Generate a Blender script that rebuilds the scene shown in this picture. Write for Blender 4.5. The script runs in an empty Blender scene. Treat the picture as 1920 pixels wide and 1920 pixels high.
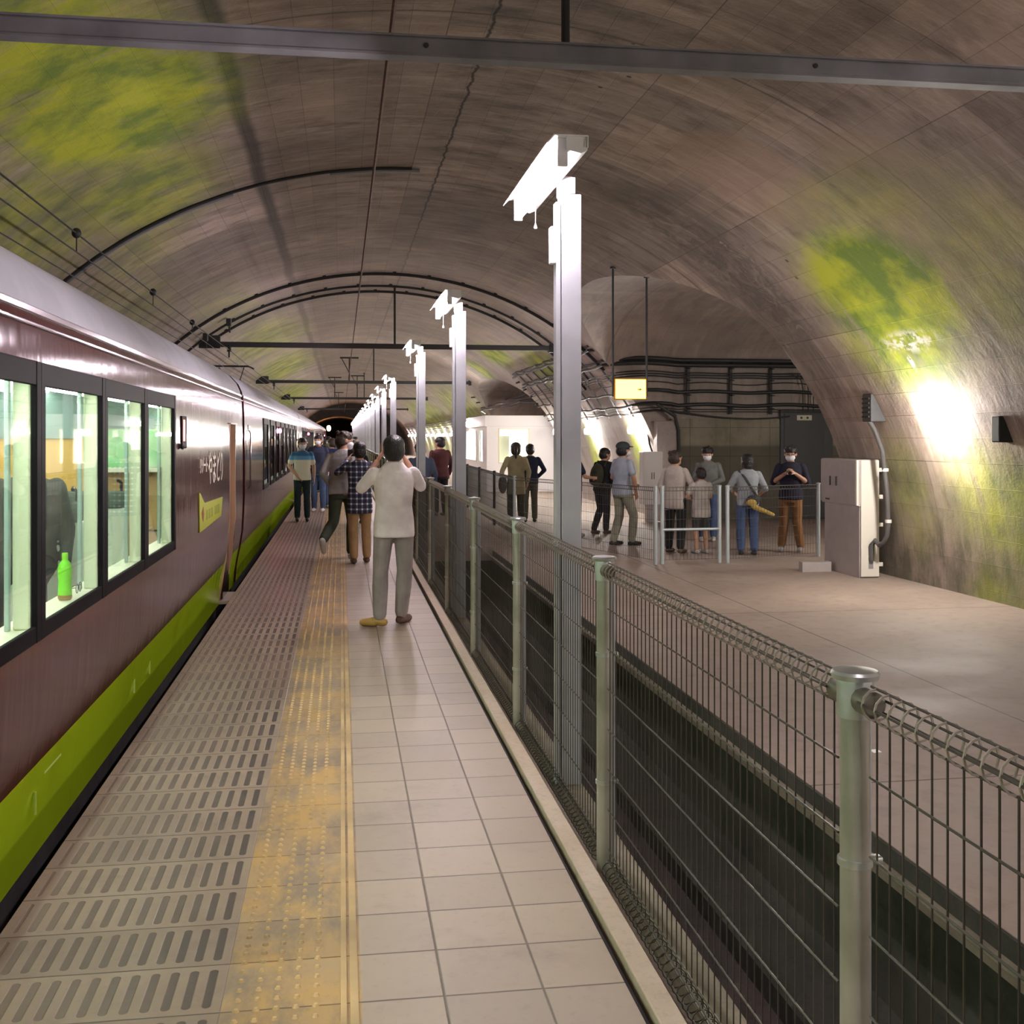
import bpy, bmesh, math, random
from mathutils import Vector, Matrix
random.seed(7)
sc = bpy.context.scene
COL = sc.collection
PI = math.pi
# ---------------------------------------------------------------- camera, world, exposure
cam_d = bpy.data.cameras.new('camera'); cam = bpy.data.objects.new('camera', cam_d); COL.objects.link(cam)
cam.location = (0, 0, 1.65); cam.rotation_euler = (PI/2, 0, -math.atan(320/2100))
cam_d.sensor_width = 36; cam_d.lens = 36*2100/1920; cam_d.shift_y = -140/1920; cam_d.clip_end = 400; cam_d.clip_start = .05
sc.camera = cam
w = bpy.data.worlds.new('world'); sc.world = w; w.use_nodes = True
w.node_tree.nodes['Background'].inputs[0].default_value = (.5, .48, .45, 1)
w.node_tree.nodes['Background'].inputs[1].default_value = .02
sc.view_settings.view_transform = 'Standard'; sc.view_settings.look = 'None'
sc.view_settings.exposure = 1.42; sc.view_settings.gamma = 1; sc.view_settings.use_curve_mapping = False
TUBE_E = 110.0        # platform fluorescent tubes
WALL_E = 260.0       # wall lamps
CAR_E = 4.5         # ceiling lights in the train
sc.cycles.use_adaptive_sampling = True; sc.cycles.adaptive_threshold = .02; sc.cycles.max_bounces = 6; sc.cycles.diffuse_bounces = 4; sc.cycles.glossy_bounces = 3; sc.cycles.transmission_bounces = 6
sc.cycles.sample_clamp_indirect = 6; sc.cycles.caustics_reflective = False; sc.cycles.caustics_refractive = False

# ---------------------------------------------------------------- materials
MATS = {}
def mat(name, col=(.5, .5, .5), rough=.6, metal=0., emis=None, es=0., noise=0., nscale=6., bump=0., bscale=30., coat=0., alpha=1., trans=0., spec=.5, col2=None):
    if name in MATS: return MATS[name]
    m = bpy.data.materials.new(name); m.use_nodes = True; nt = m.node_tree; b = nt.nodes['Principled BSDF']
    b.inputs['Base Color'].default_value = (*col, 1); b.inputs['Roughness'].default_value = rough; b.inputs['Metallic'].default_value = metal
    b.inputs['Coat Weight'].default_value = coat; b.inputs['Coat Roughness'].default_value = .04
    b.inputs['Transmission Weight'].default_value = trans; b.inputs['Specular IOR Level'].default_value = spec
    if emis: b.inputs['Emission Color'].default_value = (*emis, 1); b.inputs['Emission Strength'].default_value = es
    if noise or bump:
        tc = nt.nodes.new('ShaderNodeTexCoord')
    if noise or col2:
        n = nt.nodes.new('ShaderNodeTexNoise'); n.inputs['Scale'].default_value = nscale; n.inputs['Detail'].default_value = 5
        nt.links.new(tc.outputs['Object'], n.inputs['Vector'])
        mx = nt.nodes.new('ShaderNodeMix'); mx.data_type = 'RGBA'
        c2 = col2 or tuple(c*(1-noise) for c in col)
        mx.inputs['A'].default_value = (*[min(1, c*(1+noise*.4)) if not col2 else c for c in col], 1); mx.inputs['B'].default_value = (*c2, 1)
        rr = nt.nodes.new('ShaderNodeMapRange'); rr.inputs[1].default_value = .35; rr.inputs[2].default_value = .65
        nt.links.new(n.outputs['Fac'], rr.inputs[0]); nt.links.new(rr.outputs[0], mx.inputs['Factor']); nt.links.new(mx.outputs['Result'], b.inputs['Base Color'])
    if bump:
        n2 = nt.nodes.new('ShaderNodeTexNoise'); n2.inputs['Scale'].default_value = bscale; n2.inputs['Detail'].default_value = 4
        nt.links.new(tc.outputs['Object'], n2.inputs['Vector'])
        bp = nt.nodes.new('ShaderNodeBump'); bp.inputs['Strength'].default_value = bump; bp.inputs['Distance'].default_value = .02
        nt.links.new(n2.outputs['Fac'], bp.inputs['Height']); nt.links.new(bp.outputs['Normal'], b.inputs['Normal'])
    MATS[name] = m; return m

class NB:
    """small node helper for the big surfaces"""
    def __init__(s, name):
        s.m = bpy.data.materials.new(name); s.m.use_nodes = True; s.nt = s.m.node_tree; s.b = s.nt.nodes['Principled BSDF']
    def n(s, t, **kw):
        x = s.nt.nodes.new(t)
        for k, v in kw.items():
            if k.startswith('i_'):
                key = k[2:]; key = int(key) if key.isdigit() else key.replace('_', ' ')
                x.inputs[key].default_value = v
            else: setattr(x, k, v)
        return x
    def l(s, a, b): s.nt.links.new(a, b)
    def math(s, op, a, b=None, c=None, clamp=False):
        x = s.nt.nodes.new('ShaderNodeMath'); x.operation = op; x.use_clamp = clamp
        for i, v in enumerate((a, b, c)):
            if v is None: continue
            if isinstance(v, (int, float)): x.inputs[i].default_value = v
            else: s.l(v, x.inputs[i])
        return x.outputs[0]
    def mix(s, f, a, b, blend='MIX'):
        x = s.nt.nodes.new('ShaderNodeMix'); x.data_type = 'RGBA'; x.blend_type = blend
        for key, v in (('Factor', f), ('A', a), ('B', b)):
            if isinstance(v, (int, float)): x.inputs[key].default_value = v
            elif isinstance(v, tuple): x.inputs[key].default_value = (*v, 1)
            else: s.l(v, x.inputs[key])
        return x.outputs['Result']
    def ramp(s, v, a, b, lo=0., hi=1., smooth=False):
        x = s.nt.nodes.new('ShaderNodeMapRange'); x.interpolation_type = 'SMOOTHSTEP' if smooth else 'LINEAR'
        s.l(v, x.inputs[0]); x.inputs[1].default_value = a; x.inputs[2].default_value = b; x.inputs[3].default_value = lo; x.inputs[4].default_value = hi
        return x.outputs[0]
    def noise(s, vec, scale, detail=4, rough=.5, dist=0.):
        x = s.nt.nodes.new('ShaderNodeTexNoise'); s.l(vec, x.inputs['Vector']); x.inputs['Scale'].default_value = scale
        x.inputs['Detail'].default_value = detail; x.inputs['Roughness'].default_value = rough; x.inputs['Distortion'].default_value = dist
        return x.outputs['Fac']
    def scaled(s, vec, sx, sy, sz):
        x = s.nt.nodes.new('ShaderNodeMapping'); x.inputs['Scale'].default_value = (sx, sy, sz); s.l(vec, x.inputs['Vector']); return x.outputs[0]
    def bump(s, h, strength, dist):
        x = s.nt.nodes.new('ShaderNodeBump'); x.inputs['Strength'].default_value = strength; x.inputs['Distance'].default_value = dist
        s.l(h, x.inputs['Height']); s.l(x.outputs[0], s.b.inputs['Normal'])

def vault_material():
    k = NB('shuttered_concrete'); uv = k.n('ShaderNodeUVMap').outputs[0]
    sep = k.n('ShaderNodeSeparateXYZ'); k.l(uv, sep.inputs[0]); U, V = sep.outputs[0], sep.outputs[1]
    big = k.noise(uv, .55, 6, .6, .4); mid = k.noise(k.scaled(uv, 1.6, .7, 1), 2.2, 6, .65); fine = k.noise(uv, 16, 5, .7)
    streak = k.noise(k.scaled(uv, 4., .45, 1), 1.6, 6, .65, .3)
    c = k.mix(k.ramp(big, .33, .68), (.225, .19, .165), (.43, .37, .325))
    c = k.mix(k.math('MULTIPLY', k.ramp(streak, .48, .72), .45), c, (.66, .58, .52))
    c = k.mix(k.math('MULTIPLY', k.ramp(mid, .50, .68), .7), c, (.13, .105, .09))
    br = k.n('ShaderNodeTexBrick', offset=.5, i_Scale=1., i_Mortar_Size=.006, i_Mortar_Smooth=.4, i_Bias=0., i_Brick_Width=.9, i_Row_Height=1.8)
    br.inputs['Color1'].default_value = (.72, .69, .67, 1); br.inputs['Color2'].default_value = (1.15, 1.05, .98, 1); br.inputs['Mortar'].default_value = (.5, .47, .44, 1)
    k.l(uv, br.inputs['Vector'])
    c = k.mix(.95, c, br.outputs['Color'], 'MULTIPLY')
    br2 = k.n('ShaderNodeTexBrick', offset=.37, i_Scale=1., i_Mortar_Size=.004, i_Mortar_Smooth=.5, i_Bias=0., i_Brick_Width=1.7, i_Row_Height=.3)
    br2.inputs['Color1'].default_value = (.86, .86, .86, 1); br2.inputs['Color2'].default_value = (1.06, 1.05, 1.03, 1); br2.inputs['Mortar'].default_value = (.66, .64, .62, 1)
    k.l(uv, br2.inputs['Vector'])
    c = k.mix(.9, c, br2.outputs['Color'], 'MULTIPLY')
    # soot streak along the crown and fine cracks
    wob = k.math('MULTIPLY', k.math('SUBTRACT', k.noise(k.scaled(uv, .25, 0, 0), 1., 3), .5), .22)
    d = k.math('ABSOLUTE', k.math('SUBTRACT', k.math('ADD', V, wob), -1.78))
    soot = k.math('MULTIPLY', k.ramp(d, .03, .12, 1., 0., True), .85)
    c = k.mix(soot, c, (.045, .038, .034))
    soot2 = k.math('MULTIPLY', k.ramp(k.math('ABSOLUTE', k.math('SUBTRACT', V, .75)), .1, 1.3, 1., 0., True), k.ramp(mid, .42, .62, .05, .5))
    c = k.mix(soot2, c, (.10, .09, .085))
    wob2 = k.math('MULTIPLY', k.math('SUBTRACT', k.noise(k.scaled(uv, 1, 0, 0), 2.6, 5, .7), .5), .14)
    for v0 in (.33,):
        d2 = k.math('ABSOLUTE', k.math('SUBTRACT', k.math('ADD', V, wob2), v0))
        c = k.mix(k.ramp(d2, .006, .02, .9, 0.), c, (.02, .02, .018))
    # construction joints every few metres
    dj = k.math('ABSOLUTE', k.math('SUBTRACT', k.math('FRACT', k.math('DIVIDE', U, 6.1)), .5))
    c = k.mix(k.ramp(dj, .0012, .004, .7, 0.), c, (.07, .065, .055))
    # pits
    vo = k.n('ShaderNodeTexVoronoi', i_Scale=1.7); k.l(uv, vo.inputs['Vector'])
    c = k.mix(k.math('MULTIPLY', k.ramp(vo.outputs['Distance'], .035, .055, .9, 0.), k.ramp(k.noise(uv, .9, 3), .5, .56)), c, (.03, .026, .022))
    c = k.mix(k.ramp(U, 15., 23., 0., .38), c, (.56, .50, .47))  # far vault tinted paler to stand in for brighter light there
    # efflorescence
    c = k.mix(k.math('MULTIPLY', k.ramp(k.noise(k.scaled(uv, 1.2, 3, 1), 1.1, 6, .7, 1.2), .69, .76), .6), c, (.68, .66, .60))
    # painted groove shade and rock-like mottling around the edge of the near opening, brown repair strips, white lime marks
    def patch(u0, v0, ru, rv, lo=.3, hi=1.2):
        a_ = k.math('DIVIDE', k.math('SUBTRACT', U, u0), ru); b_ = k.math('DIVIDE', k.math('SUBTRACT', V, v0), rv)
        return k.ramp(k.math('SQRT', k.math('ADD', k.math('MULTIPLY', a_, a_), k.math('MULTIPLY', b_, b_))), lo, hi, 1., 0., True)
    sw = k.noise(uv, 2.2, 7, .7, 1.6)
    c = k.mix(k.math('MULTIPLY', patch(13.7, 3.9, 1.1, 2.2), k.ramp(sw, .40, .58, .25, .85)), c, (.085, .072, .06))
    c = k.mix(k.math('MULTIPLY', patch(13.3, 4.2, .7, 1.6), k.ramp(sw, .58, .66, 0., .8)), c, (.42, .36, .30))
    c = k.mix(k.math('MULTIPLY', patch(11.0, 3.2, .9, .9, .9, 1.05), .55), c, (.36, .25, .19))
    c = k.mix(k.math('MULTIPLY', patch(9.3, 4.3, .8, 1.1, .9, 1.05), .45), c, (.33, .25, .15))
    c = k.mix(k.math('MULTIPLY', patch(10., 9.3, 14., 1.5, .5, 1.2), k.ramp(mid, .38, .6, .3, .85)), c, (.10, .09, .06))
    # algae patches: (along tunnel, arc position, radius along, radius across, strength)
    P = [(10.1, -2.75, 2.2, 1.15, 1.4), (8.2, -3.2, 2.0, 1.5, 1.1), (13.0, -3.0, 2.4, 1.0, .8), (11.5, -4.2, 3.2, 1.3, .6), (15.5, -3.6, 2.4, .8, .35), (11.1, 5.0, 1.5, 1.05, 1.6), (11.4, 5.6, 1.5, .8, .9),
         (10.3, 4.0, 1.8, .6, .35), (9.0, 5.2, 1.4, 1.5, .4), (10.6, 7.7, 1.6, .8, .6), (12.7, 7.6, .6, .9, .45), (11.0, 9.0, .8, .9, .35), (9.4, 8.2, .8, 1.2, .35), (18.5, -4.3, 3.5, 1.0, .35), (24, -3.2, 4., .9, .35), (33, -2.9, 6, 1.3, .65), (45, -3.0, 8, 1.4, .8), (65, -3.8, 14, 1.9, .85),
         (29., 4.5, 2.2, 1.0, .85), (33.0, 3.6, 2.2, .7, 1.1), (38, 3.8, 1.4, .9, .9), (54, 5.2, 9, 1.9, .8), (75, 5.2, 16, 2.0, .9), (24.9, 7.6, .7, 1.2, .9), (29.5, 7.6, .7, 1.3, .9), (50, 7.4, 12, 1., .6), (80, 7.4, 22, 1., .6)]
    acc = None
    for (u0, v0, ru, rv, st) in P:
        a = k.math('DIVIDE', k.math('SUBTRACT', U, u0), ru); b = k.math('DIVIDE', k.math('SUBTRACT', V, v0), rv)
        q = k.math('SQRT', k.math('ADD', k.math('MULTIPLY', a, a), k.math('MULTIPLY', b, b)))
        g = k.ramp(q, .25, 1.25, st, 0., True)
        acc = g if acc is None else k.math('MAXIMUM', acc, g)
    strk = k.noise(k.scaled(uv, 1.5, .5, 1), 1.8, 7, .7, .8)
    al = k.math('MULTIPLY', acc, k.ramp(strk, .30, .50, .3, 1.), clamp=True)
    gcol = k.mix(k.ramp(k.noise(uv, 1.4, 5, .6), .4, .6), (.14, .23, .015), (.44, .50, .015))
    c = k.mix(k.math('MULTIPLY', al, .95), c, gcol)
    wm = k.math('MAXIMUM', patch(11.25, 5.66, .6, .15, .3, 1.3), patch(11.46, 5.86, .05, .22, .5, 1.1))
    c = k.mix(k.math('MULTIPLY', wm, k.ramp(k.noise(uv, 7., 5, .7), .46, .56, .0, .9)), c, (.80, .76, .70))
    k.l(c, k.b.inputs['Base Color']); k.b.inputs['Roughness'].default_value = .82
    hh = k.math('ADD', k.math('MULTIPLY', fine, .4), k.math('ADD', k.math('MULTIPLY', mid, 1.2), k.math('MULTIPLY', br2.outputs['Fac'], -.4)))
    k.bump(hh, .55, .03)
    return k.m

def simple_concrete(name, c1, c2, scale=1.2, rough=.8, joint=None, spots=0.):
    k = NB(name); tc = k.n('ShaderNodeTexCoord').outputs['Object']
    a = k.noise(tc, scale, 7, .62, .4); b = k.noise(tc, scale*9, 5, .7)
    c = k.mix(k.ramp(a, .34, .66), c1, c2)
    c = k.mix(k.ramp(b, .5, .72, 0, .35), c, tuple(x*.5 for x in c1))
    if spots:
        c = k.mix(k.ramp(k.noise(tc, scale*2.7, 6, .7, .6), .58, .75, 0, spots), c, tuple(x*.4 for x in c1))
    if joint:
        br = k.n('ShaderNodeTexBrick', offset=0., i_Scale=1., i_Mortar_Size=.011, i_Mortar_Smooth=.5, i_Bias=0., i_Brick_Width=joint[0], i_Row_Height=joint[1])
        k.l(tc, br.inputs['Vector']); c = k.mix(k.math('MULTIPLY', br.outputs['Fac'], .75), c, (.05, .04, .035))
    k.l(c, k.b.inputs['Base Color']); k.l(k.ramp(a, .3, .7, rough-.15, rough+.1), k.b.inputs['Roughness']); k.bump(b, .35, .012)
    return k.m

def wallpanel_material():
    k = NB('stained_panel_concrete'); tc = k.n('ShaderNodeTexCoord').outputs['Object']
    sep = k.n('ShaderNodeSeparateXYZ'); k.l(tc, sep.inputs[0]); cb = k.n('ShaderNodeCombineXYZ'); k.l(k.math('ADD', sep.outputs[0], sep.outputs[1]), cb.inputs[0]); k.l(sep.outputs[2], cb.inputs[1])
    v = cb.outputs[0]
    a = k.noise(v, 1.0, 7, .65, .3); st = k.noise(k.scaled(v, 3.2, .5, 1), 1.6, 6, .7)
    c = k.mix(k.ramp(a, .35, .65), (.20, .185, .14), (.34, .31, .24))
    c = k.mix(k.ramp(st, .5, .7, 0, .5), c, (.12, .13, .06))
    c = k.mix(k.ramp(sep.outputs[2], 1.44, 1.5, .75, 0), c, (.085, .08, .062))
    br = k.n('ShaderNodeTexBrick', offset=.0, i_Scale=1., i_Mortar_Size=.008, i_Mortar_Smooth=.5, i_Bias=0., i_Brick_Width=.9, i_Row_Height=.62)
    k.l(v, br.inputs['Vector']); c = k.mix(k.math('MULTIPLY', br.outputs['Fac'], .6), c, (.04, .04, .03))
    k.l(c, k.b.inputs['Base Color']); k.b.inputs['Roughness'].default_value = .85
    k.bump(st, .4, .02)
    return k.m

def paving_material(kind):
    """kind: 'grooved' edge blocks, 'tactile' yellow strip, 'tile' square tiles"""
    k = NB(kind+'_paving'); tc = k.n('ShaderNodeTexCoord').outputs['Object']
    sep = k.n('ShaderNodeSeparateXYZ'); k.l(tc, sep.inputs[0]); X, Y = sep.outputs[0], sep.outputs[1]
    big = k.noise(tc, .7, 5, .6, .3); fine = k.noise(tc, 22, 5, .7); mid = k.noise(tc, 3.5, 6, .65)
    fy = k.math('FRACT', k.math('DIVIDE', k.math('ADD', Y, 30.0), .3))
    ey = k.math('ABSOLUTE', k.math('SUBTRACT', fy, .5))
    cell = k.n('ShaderNodeTexWhiteNoise', noise_dimensions='2D')
    cb = k.n('ShaderNodeCombineXYZ'); k.l(k.math('FLOOR', k.math('DIVIDE', k.math('ADD', Y, 30.0), .3)), cb.inputs[1])
    if kind == 'tile':
        xs = k.math('DIVIDE', k.math('ADD', X, 29.941), .2965)
        k.l(k.math('FLOOR', xs), cb.inputs[0]); ex = k.math('ABSOLUTE', k.math('SUBTRACT', k.math('FRACT', xs), .5))
        c = k.mix(k.ramp(big, .35, .65), (.39, .32, .25), (.47, .395, .305))
        c = k.mix(k.ramp(k.noise(tc, 1.6, 6, .7, .2), .55, .74, 0., .5), c, (.24, .19, .16))
        grout = k.math('MAXIMUM', k.ramp(ex, .482, .494, 0, 1), k.ramp(ey, .482, .494, 0, 1)); h = k.math('SUBTRACT', k.math('MULTIPLY', fine, .12), grout)
        gc = (.09, .07, .055); rg = k.ramp(big, .3, .7, .34, .5)
    elif kind == 'tactile':
        gx = k.math('ABSOLUTE', k.math('SUBTRACT', X, .0))
        c = k.mix(k.ramp(mid, .4, .6), (.56, .36, .13), (.46, .33, .18))
        wear = k.ramp(k.noise(k.scaled(tc, 2.2, .9, 1), 1.8, 8, .72, .15), .44, .6, 0, 1)
        c = k.mix(wear, c, (.30, .235, .165))
        grout = k.ramp(ey, .485, .495, 0, 1); h = k.math('SUBTRACT', k.math('MULTIPLY', fine, .12), grout); gc = (.14, .09, .05); rg = .45
    else:
        c = k.mix(k.ramp(big, .35, .65), (.29, .22, .165), (.41, .325, .24))
        c = k.mix(k.ramp(mid, .5, .72, 0, .4), c, (.19, .14, .115))
        sx = k.math('ABSOLUTE', k.math('SUBTRACT', k.math('FRACT', k.math('DIVIDE', k.math('ADD', X, 30.345), .058)), .5))
        # rounded slots: distance in metres
        ax = k.math('MULTIPLY', sx, .058); ay = k.math('MAXIMUM', k.math('SUBTRACT', k.math('MULTIPLY', ey, .3), .105), 0.)
        dd = k.math('SQRT', k.math('ADD', k.math('MULTIPLY', ax, ax), k.math('MULTIPLY', ay, ay)))
        slot = k.ramp(dd, .0115, .015, 1, 0)
        slot = k.math('MULTIPLY', slot, k.ramp(X, -.372, -.368, 1, 0)); slot = k.math('MULTIPLY', slot, k.ramp(X, -1.085, -1.08, 0, 1))
        dirty = k.ramp(k.math('ADD', k.math('MULTIPLY', X, .55), big), -.15, .35, .35, .93)
        c = k.mix(k.math('MULTIPLY', slot, dirty), c, (.05, .04, .038))
        grout = k.math('MAXIMUM', k.ramp(ey, .484, .494, 0, 1), k.ramp(X, -.349, -.344, 0, 1)); h = k.math('SUBTRACT', k.math('MULTIPLY', fine, .1), k.math('ADD', grout, k.math('MULTIPLY', slot, .8)))
        gc = (.09, .07, .06); rg = k.ramp(big, .3, .7, .36, .52)
    k.l(cb.outputs[0], cell.inputs['Vector'])
    c = k.mix(.6, c, k.mix(cell.outputs['Value'], (.82, .82, .83), (1.08, 1.07, 1.05)), 'MULTIPLY')
    c = k.mix(k.ramp(fine, .55, .75, 0, .2), c, (.12, .1, .08))
    c = k.mix(k.math('MULTIPLY', grout, .85), c, gc)
    k.l(c, k.b.inputs['Base Color'])
    if isinstance(rg, float): k.b.inputs['Roughness'].default_value = rg
    else: k.l(rg, k.b.inputs['Roughness'])
    k.bump(h, .6, .004)
    return k.m

def body_paint(name, col, ripple=.04):
    k = NB(name); tc = k.n('ShaderNodeTexCoord').outputs['Object']
    k.b.inputs['Base Color'].default_value = (*col, 1); k.b.inputs['Roughness'].default_value = .14
    k.b.inputs['Specular IOR Level'].default_value = .17; k.b.inputs['Coat Weight'].default_value = 0.; k.b.inputs['Coat Roughness'].default_value = .05
    k.bump(k.math('ADD', k.noise(k.scaled(tc, 1, 1.5, .5), 2.0, 2), k.math('MULTIPLY', k.noise(k.scaled(tc, 1, 6, .5), 2.0, 2), .3)), ripple*5, .02)
    return k.m

def pattern_material(name, kind, a, b, extra=None):
    k = NB(name); tc = k.n('ShaderNodeTexCoord').outputs['Object']; sep = k.n('ShaderNodeSeparateXYZ'); k.l(tc, sep.inputs[0])
    k.b.inputs['Roughness'].default_value = .85
    if kind == 'plaid':
        def bar(v, p, wdt): return k.ramp(k.math('ABSOLUTE', k.math('SUBTRACT', k.math('FRACT', k.math('DIVIDE', k.math('ADD', v, 10.), p)), .5)), wdt, wdt+.03, 1, 0)
        m1 = bar(sep.outputs[0], .075, .14); m2 = bar(sep.outputs[2], .075, .14)
        c = k.mix(k.math('MULTIPLY', m1, .5), a, b); c = k.mix(k.math('MULTIPLY', m2, .5), c, b); c = k.mix(k.math('MULTIPLY', m1, m2), c, (.75, .75, .78))
    else:   # banded: a above z0, b above z1, else extra
        c = k.mix(k.ramp(sep.outputs[2], kind[1]-.012, kind[1]+.012), extra, b); c = k.mix(k.ramp(sep.outputs[2], kind[0]-.012, kind[0]+.012), c, a)
    k.l(c, k.b.inputs['Base Color']); k.bump(k.noise(tc, 14, 4, .6), .4, .02)
    return k.m

def glass(name='window_glass', tint=(.93, .98, .96), refl=.10):
    m = bpy.data.materials.new(name); m.use_nodes = True; nt = m.node_tree; nt.nodes.clear()
    o = nt.nodes.new('ShaderNodeOutputMaterial'); t = nt.nodes.new('ShaderNodeBsdfTransparent'); t.inputs[0].default_value = (*tint, 1)
    g = nt.nodes.new('ShaderNodeBsdfGlossy'); g.inputs['Roughness'].default_value = .02
    lw = nt.nodes.new('ShaderNodeLayerWeight'); lw.inputs[0].default_value = .5
    pw = nt.nodes.new('ShaderNodeMath'); pw.operation = 'POWER'; nt.links.new(lw.outputs['Facing'], pw.inputs[0]); pw.inputs[1].default_value = 4.
    f = nt.nodes.new('ShaderNodeMath'); f.operation = 'MULTIPLY_ADD'; nt.links.new(pw.outputs[0], f.inputs[0]); f.inputs[1].default_value = .5; f.inputs[2].default_value = .04
    mx = nt.nodes.new('ShaderNodeMixShader'); nt.links.new(f.outputs[0], mx.inputs[0]); nt.links.new(t.outputs[0], mx.inputs[1]); nt.links.new(g.outputs[0], mx.inputs[2]); nt.links.new(mx.outputs[0], o.inputs[0])
    MATS[name] = m; return m

# ---------------------------------------------------------------- mesh builder
class MB:
    def __init__(s): s.v = []; s.f = []; s.uv = None; s.mi = []; s.cur = 0
    def add(s, vs, fs):
        o = len(s.v); s.v += [tuple(v) for v in vs]; s.f += [tuple(i+o for i in f) for f in fs]; s.mi += [s.cur]*len(fs); return s
    def box(s, x0, x1, y0, y1, z0, z1, bev=0.):
        if bev:
            bm = bmesh.new(); bmesh.ops.create_cube(bm, size=1.)
            for v in bm.verts: v.co = Vector(((x0+x1)/2+v.co.x*(x1-x0), (y0+y1)/2+v.co.y*(y1-y0), (z0+z1)/2+v.co.z*(z1-z0)))
            bmesh.ops.bevel(bm, geom=bm.edges[:], offset=bev, segments=2, affect='EDGES', profile=.5)
            bm.verts.index_update(); s.add([v.co for v in bm.verts], [[v.index for v in f.verts] for f in bm.faces]); bm.free(); return s
        return s.add([(x0, y0, z0), (x1, y0, z0), (x1, y1, z0), (x0, y1, z0), (x0, y0, z1), (x1, y0, z1), (x1, y1, z1), (x0, y1, z1)],
              [(0, 3, 2, 1), (4, 5, 6, 7), (0, 1, 5, 4), (1, 2, 6, 5), (2, 3, 7, 6), (3, 0, 4, 7)])
    def prism(s, poly, axis, a, b):
        """polygon given in the two other axes, extruded along axis from a to b"""
        n = len(poly); f = {0: lambda p, t: (t, p[0], p[1]), 1: lambda p, t: (p[0], t, p[1]), 2: lambda p, t: (p[0], p[1], t)}[axis]
        return s.add([f(p, a) for p in poly]+[f(p, b) for p in poly], [tuple(range(n))[::-1], tuple(range(n, 2*n))]+[(i, (i+1) % n, n+(i+1) % n, n+i) for i in range(n)])
    def tube(s, pts, r, n=8, cap=True, closed=False):
        pts = [Vector(p) for p in pts]; m = len(pts); rs = r if isinstance(r, (list, tuple)) else [r]*m
        vs = []; fs = []; prev = None
        for i, p in enumerate(pts):
            if closed: d = (pts[(i+1) % m]-pts[i-1])
            else: d = (pts[min(i+1, m-1)]-pts[max(i-1, 0)])
            d.normalize()
            if prev is None: up = Vector((0, 0, 1)) if abs(d.z) < .9 else Vector((1, 0, 0)); a = d.cross(up).normalized()
            else: a = (prev-d*prev.dot(d)); a = a.normalized() if a.length > 1e-6 else d.orthogonal().normalized()
            prev = a; b = d.cross(a)
            for j in range(n):
                t = 2*PI*j/n+PI/n; vs.append(p+(a*math.cos(t)+b*math.sin(t))*rs[i])
        for i in range(m if closed else m-1):
            for j in range(n):
                k = (i+1) % m; fs.append((i*n+j, i*n+(j+1) % n, k*n+(j+1) % n, k*n+j))
        if cap and not closed: fs += [tuple(range(n))[::-1], tuple((m-1)*n+j for j in range(n))]
        return s.add(vs, fs)
    def lathe(s, prof, c, n=16, axis='z'):
        vs = []; fs = []; m = len(prof)
        for (r, h) in prof:
            for j in range(n):
                t = 2*PI*j/n
                if axis == 'z': vs.append((c[0]+r*math.cos(t), c[1]+r*math.sin(t), c[2]+h))
                elif axis == 'y': vs.append((c[0]+r*math.cos(t), c[1]+h, c[2]+r*math.sin(t)))
                else: vs.append((c[0]+h, c[1]+r*math.cos(t), c[2]+r*math.sin(t)))
        for i in range(m-1):
            for j in range(n): fs.append((i*n+j, i*n+(j+1) % n, (i+1)*n+(j+1) % n, (i+1)*n+j))
        fs += [tuple(range(n))[::-1], tuple((m-1)*n+j for j in range(n))]
        return s.add(vs, fs)
    def rc(s, a, b, ra, rb, n=12):
        """round cone"""
        a, b = Vector(a), Vector(b); L = (b-a).length
        d = (b-a)/L if L > 1e-6 else Vector((0, 0, 1))
        pts = [a-d*ra*.98, a-d*ra*.7, a, b, b+d*rb*.7, b+d*rb*.98]; rs = [ra*.2, ra*.71, ra, rb, rb*.71, rb*.2]
        return s.tube(pts, rs, n)
    def ell(s, c, r, M=None, n=16, m=10):
        prof = []; c = Vector(c)
        vs = []; fs = []
        for i in range(m+1):
            th = PI*(i+.001)/(m+.002)
            for j in range(n):
                t = 2*PI*j/n; p = Vector((r[0]*math.sin(th)*math.cos(t), r[1]*math.sin(th)*math.sin(t), r[2]*math.cos(th)))
                if M: p = M @ p
                vs.append(c+p)
        for i in range(m):
            for j in range(n): fs.append((i*n+j, (i+1)*n+j, (i+1)*n+(j+1) % n, i*n+(j+1) % n))
        fs += [tuple(range(n)), tuple(m*n+j for j in range(n))[::-1]]
        return s.add(vs, fs)
    def loft(s, rings, n=20, pw=2.4):
        """rings of (z, rx, ry, cx, cy), superellipse"""
        vs = []; fs = []; m = len(rings)
        for (z, rx, ry, cx, cy) in rings:
            for j in range(n):
                t = 2*PI*j/n; ct, st = math.cos(t), math.sin(t)
                vs.append((cx+rx*math.copysign(abs(ct)**(2/pw), ct), cy+ry*math.copysign(abs(st)**(2/pw), st), z))
        for i in range(m-1):
            for j in range(n): fs.append((i*n+j, i*n+(j+1) % n, (i+1)*n+(j+1) % n, (i+1)*n+j))
        fs += [tuple(range(n))[::-1], tuple((m-1)*n+j for j in range(n))]
        return s.add(vs, fs)
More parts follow.
